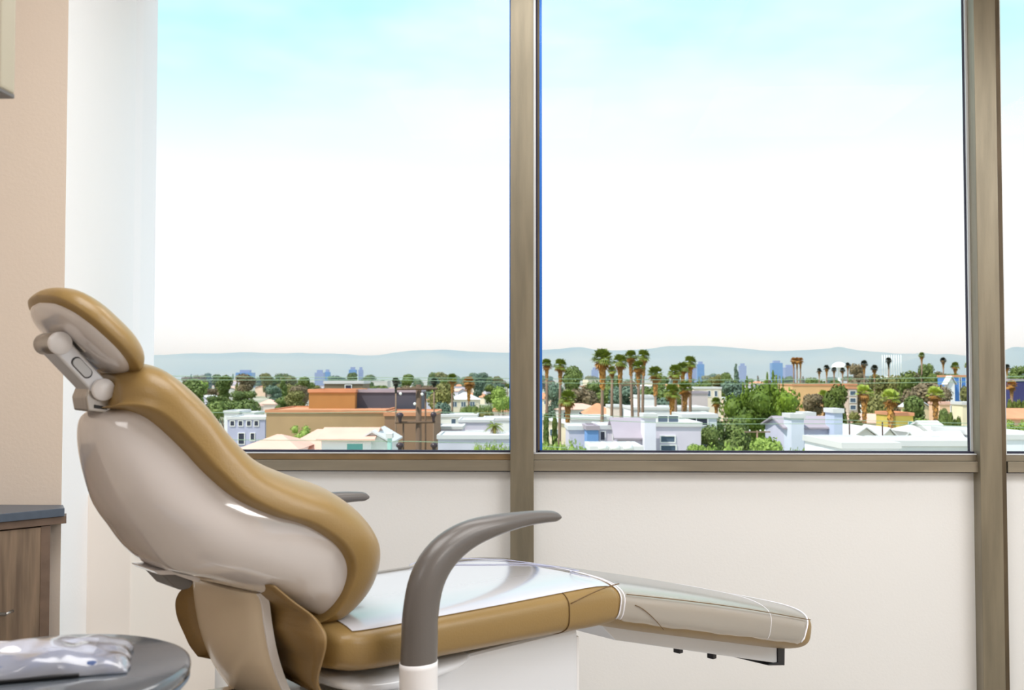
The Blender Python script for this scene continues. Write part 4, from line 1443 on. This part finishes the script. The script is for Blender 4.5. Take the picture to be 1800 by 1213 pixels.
tree(1432, 664, 420, 30, 'round', 'mid_green', 'green crown right of the three slim palms', var=3)
tree(1504, 640, 380, 34, 'round', 'brownish', 'purplish-brown round crown among the horizon palms', var=3)
tree(1560, 645, 330, 64, 'round', 'olive', 'olive green broad tree below the white columns', var=2)
tree(1612, 641, 300, 70, 'round', 'dark_green', 'dark broad tree under the slender tall palm', var=5)
tree(1630, 636, 310, 34, 'round', 'mid_green', 'rounded crown right at the slender tall palm', var=1)
tree(1670, 652, 320, 30, 'round', 'mid_green', 'green crown left of the blue and white building', var=2)
tree(1650, 650, 340, 26, 'round', 'brownish', 'brown crown right of the dark broad tree', var=1)
tree(1470, 680, 185, 30, 'tall', 'dark_green', 'dark green tree behind the wide pale palm', var=2)
tree(1432, 686, 190, 40, 'round', 'brownish', 'bare brownish tree before the tan long building', var=2)
tree(1540, 676, 230, 60, 'round', 'olive', 'olive tree behind the leftmost front fan palm', var=4)
tree(1590, 674, 240, 56, 'round', 'brownish', 'dark brown tree behind the middle front fan palm', var=5)
tree(1622, 676, 245, 50, 'tall', 'brownish', 'tall brown tree right of the middle front fan palm', var=1)
tree(1662, 682, 220, 40, 'round', 'brownish', 'brownish tree below the blue and white building', var=3)
tree(1702, 682, 210, 22, 'tall', 'olive', 'olive tree against the right mullion', var=4)
tree(1606, 700, 180, 32, 'tall', 'mid_green', 'slim green tree between two front fan palms', var=5)
tree(1500, 724, 170, 30, 'round', 'olive', 'olive bush below the leftmost front fan palm', var=3)
tree(1620, 732, 150, 40, 'round', 'lime', 'lime shrub right of the yellow building', var=1)
tree(1658, 722, 170, 16, 'tall', 'mid_green', 'small green tree at the rightmost front fan palm', var=5)
for px_, yt, lab in ((1671, 727, 'tallest'), (1678, 738, 'middle'), (1685, 734, 'right')):
    tree(px_, yt, 118, 9, 'cypress', 'dark_green', lab + ' cypress of three before the white roof at right', var=1)
tree(1666, 758, 112, 22, 'hedge', 'dark_green', 'dark clipped hedge under the three cypresses', var=4)
for k, px_ in enumerate((1775, 1783, 1791, 1799)):
    tree(px_, 704 + (k % 2) * 2, 150, 9, 'cypress', 'dark_green', ('first', 'second', 'third', 'fourth')[k] + ' cypress from the mullion in the third pane', var=1)
tree(1792, 640, 300, 34, 'round', 'mid_green', 'round green tree on the horizon of the third pane', var=4)
tree(1790, 734, 110, 50, 'round', 'lime', 'lime shrub in the third pane', var=5)
tree(1812, 650, 300, 50, 'round', 'mid_green', 'green tree cut by the right edge of the frame', var=2)

# ---------------- right window: buildings
building(1112, 1246, 718, 180, 14, (240, 238, 242), 'white modern house with dark eaves below the dense palm clump', rmat='roof_white', wins=((.52, .58, .6, 1.4), (.9, .95, .6, 2.4)), pane='pane_dark')
building(1210, 1244, 690, 200, 8, (214, 200, 200), 'pinkish upper storey box with a dark roof edge', rmat='roof_grey')
building(1120, 1150, 697, 200, 8, (246, 244, 242), 'white upper box left of the dense palm clump', rmat='roof_white')
building(1220, 1268, 682, 260, 10, (240, 226, 206), 'cream house with pale roof left of the big tree', rmat='roof_white', wins=((.5, .6, .8, 2.2), (.75, .85, .8, 2.2)))
building(1003, 1075, 735, 150, 10, (242, 238, 240), 'long white low wall building left of the townhouse', rmat='roof_white')
building(1030, 1078, 710, 230, 12, (240, 218, 202), 'peach house with hip roof behind the long white wall', roof='hip', rmat='roof_orange', rh=2.4, wins=((.35, .55, .5, 1.8),))
building(1072, 1098, 714, 215, 8, (244, 226, 214), 'cream peach house right of the hip roof', rmat='roof_white', wins=((.75, .9, .5, 3.2),))
building(1000, 1034, 752, 112, 7, (212, 208, 220), 'grey-lilac low house before the long white wall', rmat='roof_white')
o = building(1032, 1052, 752, 108, 6, (116, 158, 214), 'narrow blue house front at the left townhouse', rmat='roof_grey')
building(1052, 1088, 751, 110, 8, (226, 220, 228), 'pale house with two small windows beside the blue front', rmat='roof_white', wins=((.10, .30, .5, 1.4), (.72, .92, .5, 1.4), (.10, .30, 1.9, 2.7)), pane='pane_dark')
building(1086, 1134, 740, 106, 9, (206, 198, 212), 'lavender townhouse with mansard roof and one small window', roof='gable', rmat='roof_grey', rh=1.9, wins=((.58, .78, .75, 1.3),), pane='pane_dark')
building(1133, 1153, 731, 104, 3, (232, 230, 244), 'tall white-lavender chimney tower of the townhouse', name='chimney_tower', cat='chimney')
building(1152, 1232, 746, 108, 9, (224, 216, 230), 'lavender townhouse with roof terrace and wide windows', rmat='roof_white', wins=((.12, .42, 1.3, 1.9), (.12, .44, 2.3, 3.0), (.06, .5, -.9, -.25)), pane='pane')
building(1200, 1260, 731, 118, 7, (228, 232, 236), 'white terrace box with a dark glass front', rmat='roof_white', wins=((.08, .72, .3, 1.1),), pane='pane_dark')
building(1116, 1136, 702, 225, 4, (70, 110, 180), 'narrow blue wall panel between white houses', name='blue_tower', cat='building')
building(1382, 1470, 737, 108, 9, (208, 206, 226), 'lavender townhouse right of the big tree', roof='gable', rmat='roof_grey', rh=1.0, wins=((.62, .66, 1.0, 1.8),), pane='pane_dark')
building(1391, 1413, 731, 106, 3, (216, 222, 238), 'white-blue chimney tower right of the big tree', name='chimney_tower', cat='chimney')
building(1466, 1481, 722, 106, 3, (196, 206, 230), 'slim blue-grey chimney tower at the right townhouse', name='chimney_tower', cat='chimney')
building(1414, 1432, 728, 120, 3, (120, 118, 160), 'small dark violet roof box at the right townhouse', name='roof_box', cat='building')
building(1393, 1506, 676, 260, 14, (228, 184, 132), 'long tan-orange low building behind the wide pale palm', rmat='roof_orange', wins=((.80, .86, .8, 3.2),), name='block', cat='building')
building(1491, 1507, 682, 250, 12, (206, 186, 172), 'striped apartment end of the long tan building', wins=((.2, .8, .8, 1.8), (.2, .8, 2.6, 3.6), (.2, .8, 4.4, 5.4)), name='block', cat='building', rmat='roof_orange')
building(1574, 1605, 728, 150, 8, (214, 190, 92), 'mustard yellow building with light blue windows', rmat='roof_orange', wins=((.74, .96, 1.2, 2.6), (.12, .30, 2.2, 3.0)), pane='tower_blue' if False else 'pane_teal', name='block', cat='building')
o = building(1667, 1678, 662, 250, 2.5, (250, 250, 250), 'narrow white gabled end of the blue building', roof='gable_front', rmat='roof_white', rh=2.0, name='block', cat='building')
building(1678, 1712, 661, 251, 10, (86, 138, 208), 'blue glass building beside the right mullion', rmat='roof_orange', wins=((.25, .32, 0, 6), (.6, .67, 0, 6)), pane='pane_dark', name='block', cat='building')
building(1676, 1706, 706, 200, 8, (120, 150, 206), 'small blue-roofed house below the blue building', roof='hip', rmat='tower_blue', rh=1.5)
building(1652, 1690, 709, 190, 5, (238, 196, 160), 'peach flat house right of the rightmost front fan palm', rmat='roof_salmon', wins=((.5, .6, .5, 1.6),), pane='pane_dark')
building(1609, 1634, 707, 210, 8, (240, 216, 170), 'small cream house between the front fan palms', roof='gable_front', rmat='roof_white', rh=1.2)
building(1692, 1714, 709, 160, 4, (244, 232, 200), 'cream building against the right mullion', rmat='roof_white')
building(1500, 1580, 731, 190, 12, (232, 208, 190), 'long peach house behind the front posts', roof='gable', rmat='roof_salmon', rh=1.4)
building(1498, 1545, 752, 140, 10, (238, 232, 228), 'white house with small dark window between the posts', roof='gable_front', rmat='roof_white', rh=1.6, wins=((.1, .3, .5, 1.5),), pane='pane_dark')
building(1546, 1580, 754, 145, 10, (240, 236, 226), 'white gabled house behind the second post', roof='gable_front', rmat='roof_white', rh=1.8, wins=((.3, .4, .6, 1.5),))
building(1605, 1640, 748, 142, 8, (240, 238, 232), 'white cottage with round pale roof right of the yellow building', roof='hip', rmat='roof_white', rh=1.0)
building(1636, 1664, 744, 140, 8, (236, 232, 226), 'white cottage left of the cypresses', roof='gable', rmat='roof_white', rh=1.2, wins=((.2, .4, .5, 1.4),), pane='pane_dark')
building(1482, 1580, 783, 76, 10, (244, 246, 252), 'white flat-roofed house low over the right sill, left of the broad roof', rmat='roof_white', name='block', cat='building')
building(1575, 1716, 779, 84, 7, (232, 232, 230), 'broad white flat roof at the lower right of the wide pane', rmat='roof_white', name='block', cat='building', chimneys=((.2, .5, .3), (.33, .3, .5), (.55, .8, .35), (.8, .4, .4)))
building(1640, 1716, 766, 96, 9, (240, 238, 230), 'white building with sloping roof at the lower right', roof='gable', rmat='roof_white', rh=2.2)
building(1766, 1850, 722, 140, 10, (236, 190, 160), 'orange-roofed house in the third pane', roof='gable', rmat='roof_orange', rh=1.2)
building(1776, 1850, 668, 240, 10, (60, 60, 110), 'dark violet building in the third pane', rmat='roof_grey', name='block', cat='building')
building(1768, 1860, 768, 92, 16, (244, 246, 252), 'white roof in the bottom of the third pane', rmat='roof_white', name='block', cat='building')
for k, px_ in enumerate((1060, 1081, 1104)):
    q = at(px_, 785, 84)
    o = obj('roof_dome', lathe([(.42, 0), (.44, .25), (.36, .5), (.2, .66), (.03, .72)], 20), M['trim_white'], None, True)
    o.location = (q.x, q.y, q.z - .3)
    tag(o, ('left', 'middle', 'right')[k] + ' one of three white roof vents on the sill line under the townhouse', 'roof vent', 'white roof vents')
building(1040, 1128, 789, 84, 6, (240, 240, 246), 'white flat roof under the three roof vents', rmat='roof_white', name='block', cat='building')

# ---------------- the wide belt of further houses and trees
HC = {'white': (242, 240, 236), 'cream': (236, 222, 200), 'peach': (236, 206, 184), 'lavender': (206, 202, 218), 'grey': (206, 204, 200)}
RM = ['roof_white', 'roof_salmon', 'roof_orange', 'roof_grey']
zones = ((245, 560, 'behind the backrest, left pane'), (560, 900, 'in the right half of the left pane'), (950, 1280, 'in the left part of the wide pane'), (1280, 1500, 'near the big dark tree'), (1500, 1712, 'in the right part of the wide pane'), (1762, 1850, 'in the third pane'))
def zone(px):
    for a, b, n in zones:
        if px < b:
            return n
    return zones[-1][2]
r2 = random.Random(21)
used = []
def clear(px, d, w=20):
    # keep what stands behind these spans in sight
    for (a, b, hi) in ((540, 765, 240), (1280, 1400, 300), (1000, 1130, 232), (1205, 1275, 270), (1388, 1512, 275), (1636, 1720, 300), (780, 850, 430), (1500, 1640, 262), (1545, 1590, 380), (1764, 1860, 262), (425, 490, 425)):
        if px + w / 2 > a and px - w / 2 < b and d < hi:
            return False
    return True
n_h = 0
tries = 0
while n_h < 95 and tries < 900:
    tries += 1
    u = r2.random()
    d = 205 + 900 * u ** 1.5
    px = r2.uniform(350, 1850)
    w_m = r2.uniform(9, 18)
    if not clear(px, d, w_m * F / d * 1.3) or 895 < px < 950:
        continue
    hgt = r2.uniform(4, 8.5) * (1 + d / 1500)
    ytop = 662 + (16.2 - hgt) * F / d
    wpx = w_m * F / d
    if any(abs(px - a) < (wpx + b) / 2 and abs(d - c) < 18 for a, b, c in used):
        continue
    used.append((px, wpx, d))
    cn_ = r2.choice(list(HC))
    rf_ = r2.choice(['flat', 'flat', 'hip', 'gable', 'gable_front'])
    dist = 'near' if d < 330 else ('mid' if d < 560 else 'far')
    words = {'near': 'nearer', 'mid': 'middle-distance', 'far': 'far small'}[dist]
    rw = {'flat': 'flat-roofed', 'hip': 'hip-roofed', 'gable': 'ridge-roofed', 'gable_front': 'gabled'}[rf_]
    rm_ = r2.choice(RM)
    nw = r2.choice([2, 3, 4])
    wins = tuple((k / nw + .08, k / nw + .20, .8, 2.2) for k in range(nw)) if d < 520 else ()
    lab = '%s %s %s house %s' % (words, cn_, rw, zone(px))
    building(px - wpx / 2, px + wpx / 2, ytop, d, r2.uniform(8, 12), HC[cn_], lab, roof=rf_, rmat=rm_, rh=r2.uniform(1.2, 2.4), wins=wins, pane=r2.choice(['pane', 'pane_dark']), group=lab + 's', yaw=r2.uniform(-.5, .5))
    n_h += 1
kinds = ['round'] * 6 + ['tall'] * 2 + ['umbrella'] + ['cone']
leaves = ['mid_green', 'mid_green', 'olive', 'bluish', 'dark_green', 'brownish', 'lime']
n_t = 0
tries = 0
while n_t < 225 and tries < 3000:
    tries += 1
    d = 190 + 1300 * r2.random() ** 1.25
    px = r2.uniform(330, 1870)
    if (not clear(px, d, 30) and r2.random() < .85) or 898 < px < 948:
        continue
    if any(abs(px - a) < b / 2 + 2 and -16 < d - c < 14 for a, b, c in used):
        continue
    if d < 300 and r2.random() < .55:
        continue
    kd = r2.choice(kinds)
    hgt = r2.uniform(7, 12) * (1 + d / 2600) * (1.25 if kd in ('tall', 'cone') else 1)
    if d > 800:
        hgt = r2.uniform(13, 20)
    w_m = hgt * {'round': .9, 'tall': .42, 'umbrella': 1.1, 'cone': .35}[kd]
    lf = r2.choice(leaves if d < 500 else leaves[:6])
    ytop = 662 + (16.2 - hgt) * F / d
    words = 'nearer' if d < 330 else ('middle-distance' if d < 620 else 'far small')
    lw = {'mid_green': 'green', 'olive': 'olive', 'bluish': 'grey-green', 'dark_green': 'dark green', 'brownish': 'brownish', 'lime': 'lime green'}[lf]
    kw = {'round': 'round tree', 'tall': 'upright tree', 'umbrella': 'flat-topped tree', 'cone': 'pointed conifer'}[kd]
    lab = '%s %s %s %s' % (words, lw, kw, zone(px))
    tree(px, ytop, d, w_m * F / d, kd, lf, lab, group=lab + 's', var=r2.choice([1, 2, 3, 4, 5]))
    n_t += 1
